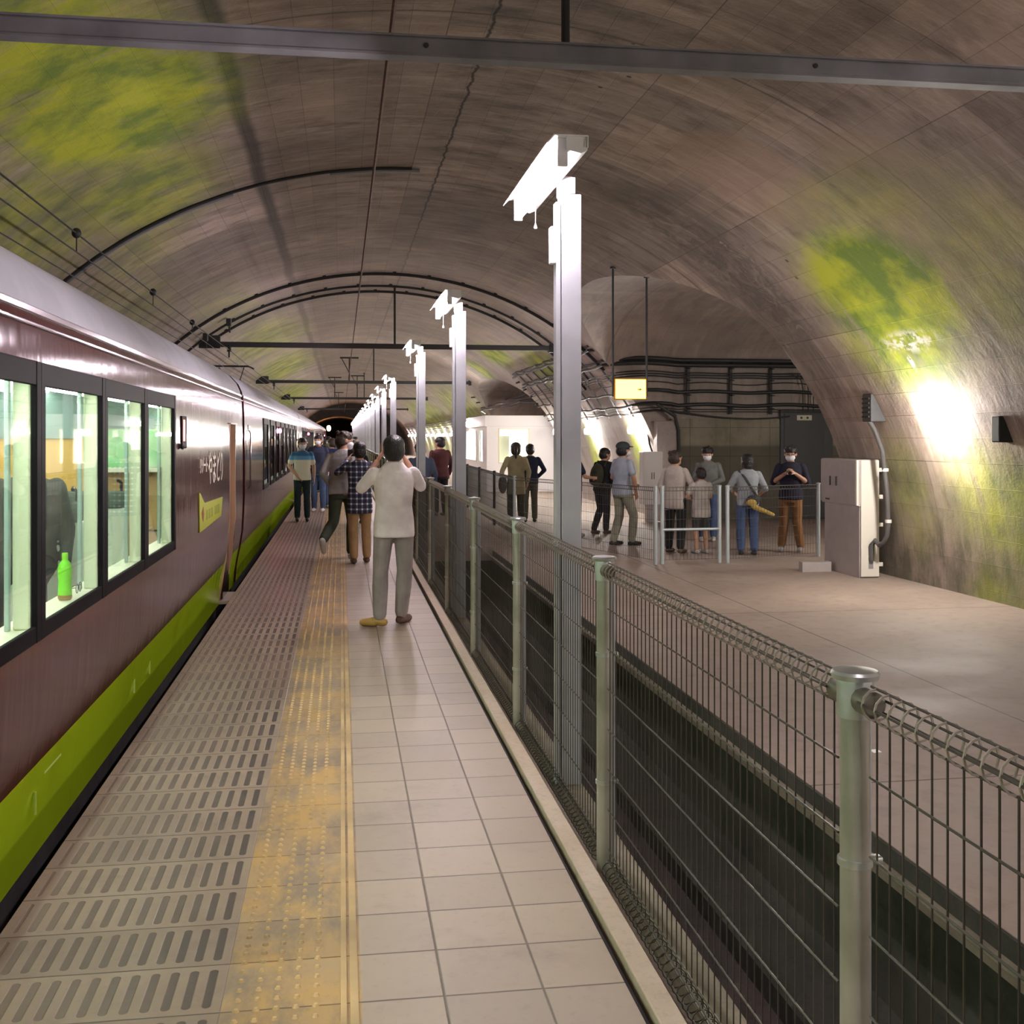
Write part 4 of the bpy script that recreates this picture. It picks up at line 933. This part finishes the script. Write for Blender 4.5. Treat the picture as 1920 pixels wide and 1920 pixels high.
# end lamp in the far tunnel
for x, z, l in ((-1.33, 2.62, 'orange lamp glowing high in the far dark portal'), (1.5, 1.0, 'dim orange lamp low in the far dark portal')):
    m = MB(); m.ell((x, 121.5, z), (.22, .2, .30)); tag(m.build('portal_lamp', mat('orange_lamp', (1, .5, .2), .4, emis=(1., .42, .14), es=45.), smooth=True), l, 'lamp')
#PART3
# ---------------------------------------------------------------- people
M_skin = mat('skin', (.56, .32, .22), .5); M_hair = mat('black_hair', (.012, .011, .012), .35, bump=.6, bscale=60); M_hairb = mat('dark_brown_hair', (.045, .028, .02), .4, bump=.6, bscale=60)
M_mask = mat('white_mask', (.80, .82, .88), .8); M_eye = mat('eye_dark', (.02, .015, .012), .2)
def fab(name, col): return mat(name, col, .88, noise=.2, nscale=5, bump=1., bscale=7)
def bake(mb, name, m, parent, voxel, it=4, sub=None):
    o = mb.build('tmp', m, None, True); o.data.materials.clear()
    md = o.modifiers.new('r', 'REMESH'); md.mode = 'VOXEL'; md.voxel_size = voxel; md.use_smooth_shade = True
    sm = o.modifiers.new('s', 'SMOOTH'); sm.factor = .5; sm.iterations = it
    if sub: d = o.modifiers.new('d', 'DECIMATE'); d.ratio = sub
    dg = bpy.context.evaluated_depsgraph_get(); me = bpy.data.meshes.new_from_object(o.evaluated_get(dg)); me.name = name
    bpy.data.objects.remove(o); me.materials.clear(); me.materials.append(m)
    for p_ in me.polygons: p_.use_smooth = True
    r = bpy.data.objects.new(name, me); COL.objects.link(r); r.parent = parent; return r
def human(label, loc, rz, H=1.66, k_=1., pose={}, top=None, top_m=None, sleeve='short', pants_m=None, shoes_m=None, hair='short', hair_m=None, mask=False, vox=.011, female=False, hem=.84, shorts=False, shoe_r=None, glasses=False, cap=None, extra=None, skirt=None, collar=False):
    t = thing('person', label, 'person', loc, 'people on the two platforms')
    body = None
    lean, twist, hy, hp = pose.get('lean', 0), pose.get('twist', 0), pose.get('hyaw', 0), pose.get('hpitch', 0)
    S = H/1.70
    Rl = Matrix.Rotation(-lean, 3, 'X') @ Matrix.Rotation(twist, 3, 'Z'); P0 = Vector((0, 0, .92))
    U = lambda p_: P0+Rl @ (Vector(p_)-P0)
    def xf(mb, f): mb.v = [tuple(f(v)) for v in mb.v]; return mb
    bw = .93 if female else 1.
    legs = {}
    for s_, key in ((-1, 'L'), (1, 'R')):
        knee = Vector(pose.get('knee'+key, (s_*.095, .015, .485))); ank = Vector(pose.get('ank'+key, (s_*.10, -.02, .085))); legs[key] = (Vector((s_*.085, 0, .88)), knee, ank, pose.get('foot'+key, 0.), pose.get('fp'+key, 0.))
    arms = {}
    for s_, key in ((-1, 'L'), (1, 'R')):
        sh = Vector((s_*.172*bw, 0, 1.375)); el_ = Vector(pose.get('el'+key, (s_*.235, -.03, 1.11))); wr = Vector(pose.get('wr'+key, (s_*.235, .05, .885))); arms[key] = (sh, el_, wr)
    tors = [(.82, .135, .098, 0, -.01), (.90, .155, .108, 0, -.012), (1.0, .145*bw, .100, 0, 0), (1.08, .138*bw, .095, 0, .004), (1.2, .155*bw, .105, 0, .004), (1.31, .165*bw, .105, 0, 0), (1.375, .155*bw, .085, 0, -.005), (1.42, .10, .065, 0, -.008), (1.45, .06, .06, 0, -.005)]
    def legs_mb(m, add, zmin=None, taper=1.):
        for key, (hip, kn, an, fy, fp) in legs.items():
            e = an
            if zmin is not None and an.z < zmin: pass
            m.rc(hip, kn, .078+add, .054+add*.9); 
            if zmin is not None and zmin > .3:
                continue
            m.rc(kn, kn+(an-kn)*.35, .054+add*.9, .052+add*taper); m.rc(kn+(an-kn)*.3, an+(kn-an).normalized()*(.02 if add else 0), .053+add*taper, .038+add*taper*1.1)
        m.rc((-.07, -.012, .89), (.07, -.012, .89), .082+add, .082+add)
    # body
    b = MB(); b.loft(tors); xf(b, U)
    HR = (Matrix.Rotation(hy, 3, 'Z') @ Matrix.Rotation(hp, 3, 'X'))*1.09; HC = Vector((0, .018, 1.578))
    hd = MB(); hd.ell((0, 0, .012), (.074, .094, .102)); hd.ell((0, .028, -.058), (.054, .060, .056)); hd.ell((0, .094, -.018), (.013, .020, .022)); hd.rc((0, .085, .005), (0, .098, -.022), .008, .013)
    hd.rc((-.02, .083, -.066), (.02, .083, -.066), .009, .009); hd.rc((-.045, .066, .02), (.045, .066, .02), .016, .016)
    for s_ in (-1, 1): hd.ell((s_*.077, -.006, -.008), (.010, .020, .031))
    xf(hd, lambda v: U(HC+HR @ Vector(v))); b.add(hd.v, hd.f)
    nk = MB(); nk.rc((0, -.012, 1.42), (0, .0, 1.54), .054, .052); xf(nk, U); b.add(nk.v, nk.f)
    m = MB(); legs_mb(m, 0.); b.add(m.v, m.f)
    for key, (hip, kn, an, fy, fp) in legs.items():
        F = Matrix.Rotation(fy, 3, 'Z') @ Matrix.Rotation(fp, 3, 'X'); f = MB(); f.rc(an+F @ Vector((0, -.02, -.045)), an+F @ Vector((0, .13, -.055)), .030, .026); b.add(f.v, f.f)
    hb = MB()
    for s_, key in ((-1, 'L'), (1, 'R')):
        sh, el_, wr = arms[key]; hb.rc(sh, el_, .046*bw, .037*bw); hb.rc(el_, el_+(wr-el_)*.3, .038*bw, .038*bw); hb.rc(el_+(wr-el_)*.28, wr, .038*bw, .026*bw)
        d = (wr-el_).normalized(); inn = Vector(pose.get('palm'+key, (-s_, .15, 0))); nrm = (inn-d*inn.dot(d)).normalized(); tt = d.cross(nrm)*s_
        pc = wr+d*.045
        Mx = Matrix((tt, nrm, d)).transposed(); hb.ell(pc, (.038, .017, .052), Mx, 12, 8)
        curl = pose.get('curl'+key, .35)
        for i, (ln, off) in enumerate(((.072, -.030), (.080, -.010), (.074, .010), (.058, .029))):
            p_ = wr+d*.085+tt*off; dd = d
            for seg in range(3):
                q = p_+dd*ln*(.42, .33, .27)[seg]; hb.rc(p_, q, .0088-.0008*seg, .0082-.0008*seg, 8); p_ = q
                dd = (dd*math.cos(curl)+nrm*math.sin(curl)).normalized() if seg == 0 else (dd+nrm*curl*.8).normalized()
        p_ = wr+d*.025-tt*.03; q = p_+(d*.6-tt*.6+nrm*.35).normalized()*.035; hb.rc(p_, q, .012, .010, 8); hb.rc(q, q+(d*.85-tt*.1+nrm*.5).normalized()*.032, .010, .008, 8)
    xf(hb, U); b.add(hb.v, hb.f)
    bake(b, 'body', M_skin, t, vox, 3)
    # face
    for s_ in (-1, 1):
        e = MB(); e.ell((s_*.031, .088, .006), (.011, .006, .0055)); xf(e, lambda v: U(HC+HR @ Vector(v))); e.build('eye', M_eye, t, True, local=True)
    if mask:
        e = MB(); e.ell((0, .050, -.042), (.067, .069, .055)); xf(e, lambda v: U(HC+HR @ Vector(v))); bake(e, 'face_mask', M_mask, t, .008, 2)
    if glasses:
        e = MB()
        for s_ in (-1, 1): e.tube([(s_*.032+.024*math.cos(2*PI*k/12), .103, .008+.017*math.sin(2*PI*k/12)) for k in range(12)], .002, 4, closed=True); e.tube([(s_*.056, .10, .012), (s_*.08, .0, .012)], .002, 4)
        e.tube([(-.008, .105, .01), (.008, .105, .01)], .002, 4)
        xf(e, lambda v: U(HC+HR @ Vector(v))); e.build('glasses', M_eye, t, True, local=True)
    h = MB(); h.ell((0, -.010, .046), (.089, .102, .084)); h.ell((0, -.032, -.008), (.088, .086, .094))
    if hair in ('bob', 'pony'): h.ell((0, -.04, -.05), (.082, .070, .085)); h.ell((-.06, .0, -.03), (.025, .05, .07)); h.ell((.06, .0, -.03), (.025, .05, .07))
    if hair == 'pony': h.rc((0, -.10, .02), (0, -.145, -.06), .035, .03); h.rc((0, -.145, -.06), (0, -.12, -.17), .03, .015)
    if hair == 'fluffy':
        for i in range(16): a = 2*PI*i/16*1.62; z_ = .03+.06*((i*7) % 5)/5; h.ell((.072*math.cos(a), -.018+.082*math.sin(a), z_+.02), (.024, .024, .024), None, 8, 6)
    else:
        for i in range(12): a = PI*.1+PI*.8*i/11; h.ell((.066*math.cos(a), .082*math.sin(a)-.01, .072-.006*(i % 3)), (.014, .014, .022), None, 8, 6)
    xf(h, lambda v: U(HC+HR @ Vector(v))); bake(h, 'hair', hair_m or M_hair, t, .008, 2)
    if cap:
        e = MB(); e.ell((0, -.012, .060), (.093, .108, .075)); e.ell((0, .10, .052), (.07, .07, .010)); xf(e, lambda v: U(HC+HR @ Vector(v))); bake(e, 'cap', cap, t, .008, 2)
    # shirt
    g = .020
    sr = [(hem, .178*bw, .128, 0, -.01), (hem+.03, .182*bw, .132, 0, -.01), (.95, .176*bw, .128, 0, -.008), (1.08, .160*bw, .120, 0, .0), (1.2, .170*bw, .124, 0, .002), (1.31, .178*bw, .122, 0, 0), (1.38, .166*bw, .100, 0, -.005), (1.425, .115, .078, 0, -.008), (1.455 if not collar else 1.475, .070, .068, 0, -.006)]
    s = MB(); s.loft([r_ for r_ in sr if r_[0] >= hem or r_[0] > 1.0])
    for s_, key in ((-1, 'L'), (1, 'R')):
        sh, el_, wr = arms[key]
        if sleeve == 'short': s.rc(sh, sh+(el_-sh)*.66, .057*bw, .060*bw)
        elif sleeve == 'elbow': s.rc(sh, el_, .058*bw, .055*bw)
        else: s.rc(sh, el_, .060*bw, .050*bw); s.rc(el_, el_+(wr-el_)*.93, .050*bw, .037*bw)
    xf(s, U); bake(s, top or 'shirt', top_m, t, vox, 4)
    # trousers
    q = MB()
    if skirt: q.loft([(skirt, .20, .17, 0, 0), (.75, .18, .14, 0, 0), (.95, .15, .11, 0, 0)])
    else: legs_mb(q, .017, .5 if shorts else None, 1.15); pl = MB(); pl.loft([(.80, .155, .112, 0, -.01), (.86, .166, .117, 0, -.012), (.93, .163, .114, 0, -.01), (.985, .148, .105, 0, 0)]); q.add(pl.v, pl.f)
    bake(q, 'skirt' if skirt else ('shorts' if shorts else 'trousers'), pants_m, t, vox, 3)
    for key, (hip, kn, an, fy, fp) in legs.items():
        F = Matrix.Rotation(fy, 3, 'Z') @ Matrix.Rotation(fp, 3, 'X'); f = MB()
        f.rc(Vector((0, -.035, -.045)), Vector((0, .05, -.035)), .038, .040); f.rc(Vector((0, .04, -.045)), Vector((0, .155, -.052)), .042, .032)
        for i_, v in enumerate(f.v):
            f.v[i_] = (v[0], v[1], max(v[2], -.083))
        xf(f, lambda v: an+F @ Vector(v)); f.build('shoe', (shoe_r if key == 'R' and shoe_r else shoes_m), t, True, local=True)
    if extra: extra(t, U, xf)
    for ch in t.children: ch.scale = (S*k_, S*k_, S); ch.location = ch.location*S
    t.rotation_euler = (0, 0, rz)
    return t
black = fab('black_cloth', (.018, .018, .022)); navy = fab('navy_cloth', (.02, .027, .06)); jeans = fab('blue_denim', (.06, .10, .22)); khaki = fab('pale_khaki_cloth', (.36, .36, .27)); dgrey = fab('dark_grey_cloth', (.06, .065, .06))
lshoe = mat('grey_shoe_leather', (.25, .23, .22), .6); bshoe = mat('black_shoe_leather', (.02, .018, .017), .45); tshoe = mat('tan_shoe_leather', (.52, .33, .10), .5); rshoe = mat('brown_shoe_leather', (.12, .06, .04), .5); wshoe = mat('white_shoe', (.6, .58, .56), .6)
def backpack(m, shift=(0, 0, 0)):
    def f(t, U, xf):
        b = MB(); b.ell((shift[0], -.20+shift[1], 1.15), (.15, .10, .23)); b.ell((shift[0], -.29+shift[1], 1.05), (.11, .05, .12)); xf(b, U); bake(b, 'backpack', m, t, .012, 3)
        b = MB()
        for s_ in (-.10, .10): b.tube([(s_+shift[0], -.13, 1.33), (s_, -.06, 1.44), (s_, .06, 1.43), (s_, .125, 1.32), (s_, .12, 1.15), (s_*1.4, .0, 1.02), (s_*1.2, -.12, 1.0)], .016, 6)
        xf(b, U); b.build('backpack_strap', m, t, True, local=True)
    return f
# photographer, back to the camera, both hands raised to his face
human('person in white untucked shirt and pale grey trousers, back turned, both hands raised to photograph', (.455, 9.86, 0), .05, 1.655, 1.03,
      dict(elL=(-.275, .08, 1.24), wrL=(-.135, .13, 1.475), palmL=(1, .3, .2), curlL=.6, elR=(.245, .10, 1.25), wrR=(.12, .15, 1.485), palmR=(-1, .2, .1), curlR=.6, hyaw=.03, hpitch=-.04, footL=1.15, footR=-.55, ankL=(-.125, -.02, .085), kneeL=(-.115, .02, .485), ankR=(.075, .10, .085), kneeR=(.10, .05, .485)),
      'shirt', fab('white_shirt_cloth', (.95, .86, .87)), 'elbow', fab('pale_grey_green_trousers', (.38, .345, .34)), tshoe, vox=.0085, hem=.80, shoe_r=rshoe, collar=True)
m = MB(); m.box(.455-.085, .455+.075, 10.055, 10.07, 1.50, 1.59, .004); tag(m.build('camera_phone', M_dark), 'dark phone held up in front of the face of the white-shirted photographer', 'phone')
human('person walking in a pale grey sweatshirt, head turned right, one heel lifted', (.02, 15.4, 0), -.15, 1.74, 1.05,
      dict(lean=.20, hyaw=-1.0, hpitch=-.12, twist=-.15, elL=(-.25, -.06, 1.13), wrL=(-.21, .14, 1.00), elR=(.24, -.02, 1.12), wrR=(.14, .2, 1.03), kneeL=(-.11, -.03, .50), ankL=(-.19, -.36, .28), fpL=-.9, kneeR=(.10, .12, .50), ankR=(.10, .02, .085)),
      'sweatshirt', fab('pale_grey_sweat', (.50, .49, .49)), 'long', fab('dark_olive_cloth', (.06, .075, .05)), wshoe, 'fluffy', M_hairb, True, extra=None)
def cam_extra(t, U, xf):
    b = MB(); b.box(-.11, .06, .34, .41, 1.50, 1.60, .01); b.lathe([(.035, 0), (.04, .05), (.04, .10)], (-.02, .41, 1.55), 14, 'y'); b.build('camera', M_dark, t, local=True)
human('person in navy and white plaid shirt and tan trousers raising a black camera', (.24, 14.9, 0), .15, 1.58, 1.,
      dict(elL=(-.30, .14, 1.27), wrL=(-.13, .30, 1.45), palmL=(1, .2, .1), curlL=.7, elR=(.24, .16, 1.24), wrR=(.10, .30, 1.44), palmR=(-1, .1, .1), curlR=.7, kneeR=(.1, .06, .49), ankL=(-.1, -.12, .085)),
      'shirt', pattern_material('plaid_cloth', 'plaid', (.02, .022, .05), (.22, .24, .36)), 'long', fab('tan_trousers', (.42, .26, .13)), rshoe, hem=.70, extra=cam_extra)
human('person in blue-shouldered pale yellow polo facing the camera beside the train', (-.76, 22.4, 0), PI+.05, 1.63, 1.,
      dict(elR=(.27, -.02, 1.14), wrR=(.10, .14, .93), ankL=(-.10, .05, .085), hyaw=.1), 'polo_shirt', pattern_material('banded_polo', (1.34, 1.26), (.05, .16, .33), (.14, .38, .68), (.85, .84, .66)), 'short', fab('dark_teal_trousers', (.015, .03, .04)), bshoe, mask=True)
human('masked person in navy shirt just behind the polo wearer', (-.50, 25.2, 0), PI-.2, 1.70, 1., dict(hyaw=-.1), 'shirt', navy, 'long', jeans, wshoe, mask=True, vox=.013)
human('person in navy jacket with bright blue shoulder bag, walking away on the platform', (-.20, 26.6, 0), .3, 1.62, 1.05, dict(hyaw=.4, lean=.08, kneeL=(-.1, .1, .49), ankL=(-.1, .05, .085)), 'jacket', fab('bright_navy_cloth', (.018, .03, .12)), 'long', jeans, wshoe, hair_m=M_hairb, vox=.013, extra=backpack(fab('royal_blue_bag', (.01, .02, .13))))
far = [(.30, 21.8, 2.9, 1.56, 'person in dark top and white cap standing behind the plaid-shirted photographer', black, dgrey, True, 'bob'), (-.35, 31.0, PI, 1.66, 'masked person facing the camera far along the platform beside the train', dgrey, jeans, True, 'short'),
       (-.62, 34.0, 2.6, 1.68, 'farthest masked person close to the train side', navy, black, True, 'short'), (.02, 33.0, .2, 1.64, 'person in black seen from behind, middle of the far platform crowd', black, jeans, False, 'bob'), (.28, 29.0, .1, 1.6, 'person in maroon top seen from behind in the far platform crowd', fab('dull_maroon_cloth', (.10, .03, .04)), dgrey, False, 'short'),
       (.45, 37.0, 3.0, 1.66, 'person in grey far down the platform next to the fence', dgrey, black, True, 'short'), (-.1, 41.0, 3.3, 1.68, 'person with pale face far down the middle of the platform', fab('tan_cloth', (.3, .2, .14)), navy, False, 'short')]
for x, y, r_, H_, lab, a_, b_, mk, hr in far:
    human(lab, (x, y, 0), r_, H_, 1., {}, 'jacket', a_, 'long', b_, bshoe, hr, mask=mk, vox=.016, cap=(fab('white_cap', (.7, .68, .66)) if 'cap' in lab else None))
# far platform
human('person in slate blue shirt behind the third lamp post, beyond the platform fence', (1.42, 20.0, -.055), .3, 1.60, 1.15, dict(lean=.1), 'shirt', fab('slate_blue_cloth', (.12, .15, .25)), 'long', dgrey, bshoe, hair_m=M_hairb, vox=.016)
human('person in dark maroon jacket left of the second lamp post', (2.12, 24.3, -.055), .4, 1.70, 1.1, dict(hyaw=.5), 'jacket', fab('dark_maroon_cloth', (.10, .025, .03)), 'long', black, bshoe, vox=.016)
def coat(t, U, xf):
    b = MB(); b.ell((-.24, .05, .86), (.07, .15, .19)); bake(b, 'handbag', fab('black_bag', (.012, .012, .014)), t, .014, 3)
human('person in loose beige top with ponytail and dark handbag, back to the camera', (3.42, 21.9, FZ), .15, 1.66, 1.12, dict(hyaw=-.3, elL=(-.27, 0, 1.12), wrL=(-.24, .05, .92)), 'jacket', fab('beige_cloth', (.52, .48, .29)), 'long', fab('olive_trousers', (.07, .07, .05)), wshoe, 'pony', M_hairb, vox=.013, female=True, hem=.66, extra=coat)
human('person in dark navy jacket, hand on hip, facing the white booth', (3.90, 23.1, FZ), -.05, 1.62, 1.04, dict(elR=(.30, -.06, 1.14), wrR=(.17, .03, .98), hyaw=.1), 'jacket', navy, 'long', fab('dull_olive_trousers', (.10, .10, .07)), bshoe, vox=.013)
human('person in dark clothes partly hidden behind the near lamp post, arm held forward', (4.12, 19.6, FZ), -1.3, 1.62, 1., dict(elR=(.22, .10, 1.12), wrR=(.14, .30, 1.10)), 'shirt', navy, 'short', fab('dark_navy_trousers', (.015, .016, .03)), lshoe, hair_m=M_hairb, vox=.013)
human('person in black with a black and olive backpack, turned right', (4.74, 20.1, FZ), -.85, 1.57, 1.04, dict(lean=.12, hyaw=-.5, elL=(-.26, .12, 1.17), wrL=(-.22, .36, 1.20), kneeL=(-.1, .08, .49), ankL=(-.1, -.14, .085)), 'jacket', black, 'long', fab('charcoal_trousers', (.035, .035, .045)), rshoe, vox=.013, extra=backpack(fab('olive_black_bag', (.05, .05, .03))))
human('person in pale blue short-sleeved shirt, dark cap and khaki trousers, facing right', (4.55, 17.85, FZ), -1.15, 1.68, 1.08, dict(elL=(-.25, .0, 1.12), wrL=(-.10, .23, 1.02), elR=(.25, .02, 1.12), wrR=(.2, .1, .90), kneeR=(.1, .14, .49), ankR=(.1, .10, .085), ankL=(-.1, -.10, .085)), 'shirt', fab('pale_blue_cloth', (.44, .50, .60)), 'short', khaki, bshoe, cap=fab('dark_cap', (.05, .07, .07)), mask=True, vox=.012)
def tote(t, U, xf):
    b = MB(); b.box(-.30, -.24, .0, .32, .40, .76, .02); b.tube([(-.27, .06, .76), (-.26, .10, .92), (-.26, .2, .92), (-.27, .26, .76)], .008, 6); b.build('tote_bag', fab('pale_blue_bag', (.34, .40, .52)), t, local=True)
human('person in white top and black trousers behind the gate, looking right', (5.06, 16.6, FZ), -.75, 1.56, 1.1, dict(hyaw=-.3, elR=(.25, .08, 1.12), wrR=(.12, .25, 1.08)), 'shirt', fab('warm_white_cloth', (.56, .50, .46)), 'elbow', black, rshoe, 'fluffy', M_hairb, vox=.012, female=True, hem=.74)
human('child-sized person in white shirt and grey shorts behind the gate, arms crossed', (5.42, 16.45, FZ), .2, 1.30, 1.08, dict(elL=(-.25, .08, 1.12), wrL=(.02, .20, 1.07), elR=(.25, .08, 1.12), wrR=(-.02, .22, 1.10), curlL=.5, curlR=.5), 'shirt', fab('off_white_cloth', (.52, .48, .44)), 'short', dgrey, wshoe, vox=.012, hem=.72, shorts=True)
human('masked person in grey top and jeans facing the camera behind the gate', (6.18, 18.4, FZ), PI-.35, 1.60, 1.08, dict(elL=(-.25, .02, 1.12), wrL=(-.06, .20, 1.05), elR=(.25, .02, 1.12), wrR=(.06, .22, 1.03), hpitch=-.25, lean=.03), 'shirt', fab('mid_grey_cloth', (.15, .155, .15)), 'long', jeans, wshoe, 'fluffy', mask=True, vox=.012)
def cross_bag(t, U, xf):
    b = MB(); b.tube([(-.13, -.02, 1.42), (-.06, -.125, 1.32), (.06, -.14, 1.1), (.15, -.13, .95), (.19, -.02, .92)], .02, 6); b.build('bag_strap', dgrey, t, True, local=True)
    b = MB(); b.ell((.05, -.19, .93), (.10, .055, .10)); bake(b, 'shoulder_bag', fab('dark_bag', (.05, .055, .055)), t, .012, 2)
    b = MB(); b.rc((.06, -.27, .83), (.34, -.24, .70), .045, .03); b.ell((.02, -.26, .90), (.08, .04, .06)); bake(b, 'yellow_umbrella', fab('mustard_cloth', (.55, .38, .10)), t, .012, 2)
human('person in pale grey top and wide jeans, back turned, with dark bag and yellow item', (6.05, 16.15, FZ), -.2, 1.51, 1.12, dict(hyaw=.3, elL=(-.27, .06, 1.12), wrL=(-.18, .2, 1.05), elR=(.27, .0, 1.12), wrR=(.2, .2, 1.0)), 'shirt', fab('pale_blue_grey_cloth', (.34, .37, .40)), 'elbow', jeans, bshoe, 'bob', vox=.012, female=True, extra=cross_bag)
human('masked person in navy shirt and brown-orange trousers standing before the grey door', (6.86, 16.45, FZ), PI-.5, 1.63, 1.08, dict(elL=(-.25, .02, 1.12), wrL=(-.08, .16, 1.27), elR=(.25, .02, 1.12), wrR=(.06, .18, 1.27), curlL=.9, curlR=.9, hpitch=-.2, ankL=(-.14, -.02, .085), ankR=(.14, -.02, .085)), 'shirt', fab('deep_navy_cloth', (.015, .015, .035)), 'elbow', fab('brown_orange_trousers', (.24, .11, .035)), lshoe, 'fluffy', mask=True, glasses=True, vox=.011)
# passenger seen from the side through the second window
human('passenger in dark grey clothes seated beyond the green bottle in the train', (-1.88, 7.15, .04), PI+.1, 1.62, 1.,
      dict(kneeL=(-.11, .42, .82), kneeR=(.11, .42, .82), ankL=(-.11, .44, .36), ankR=(.11, .44, .36), lean=-.05), 'jacket', dgrey, 'long', black, bshoe, vox=.014)
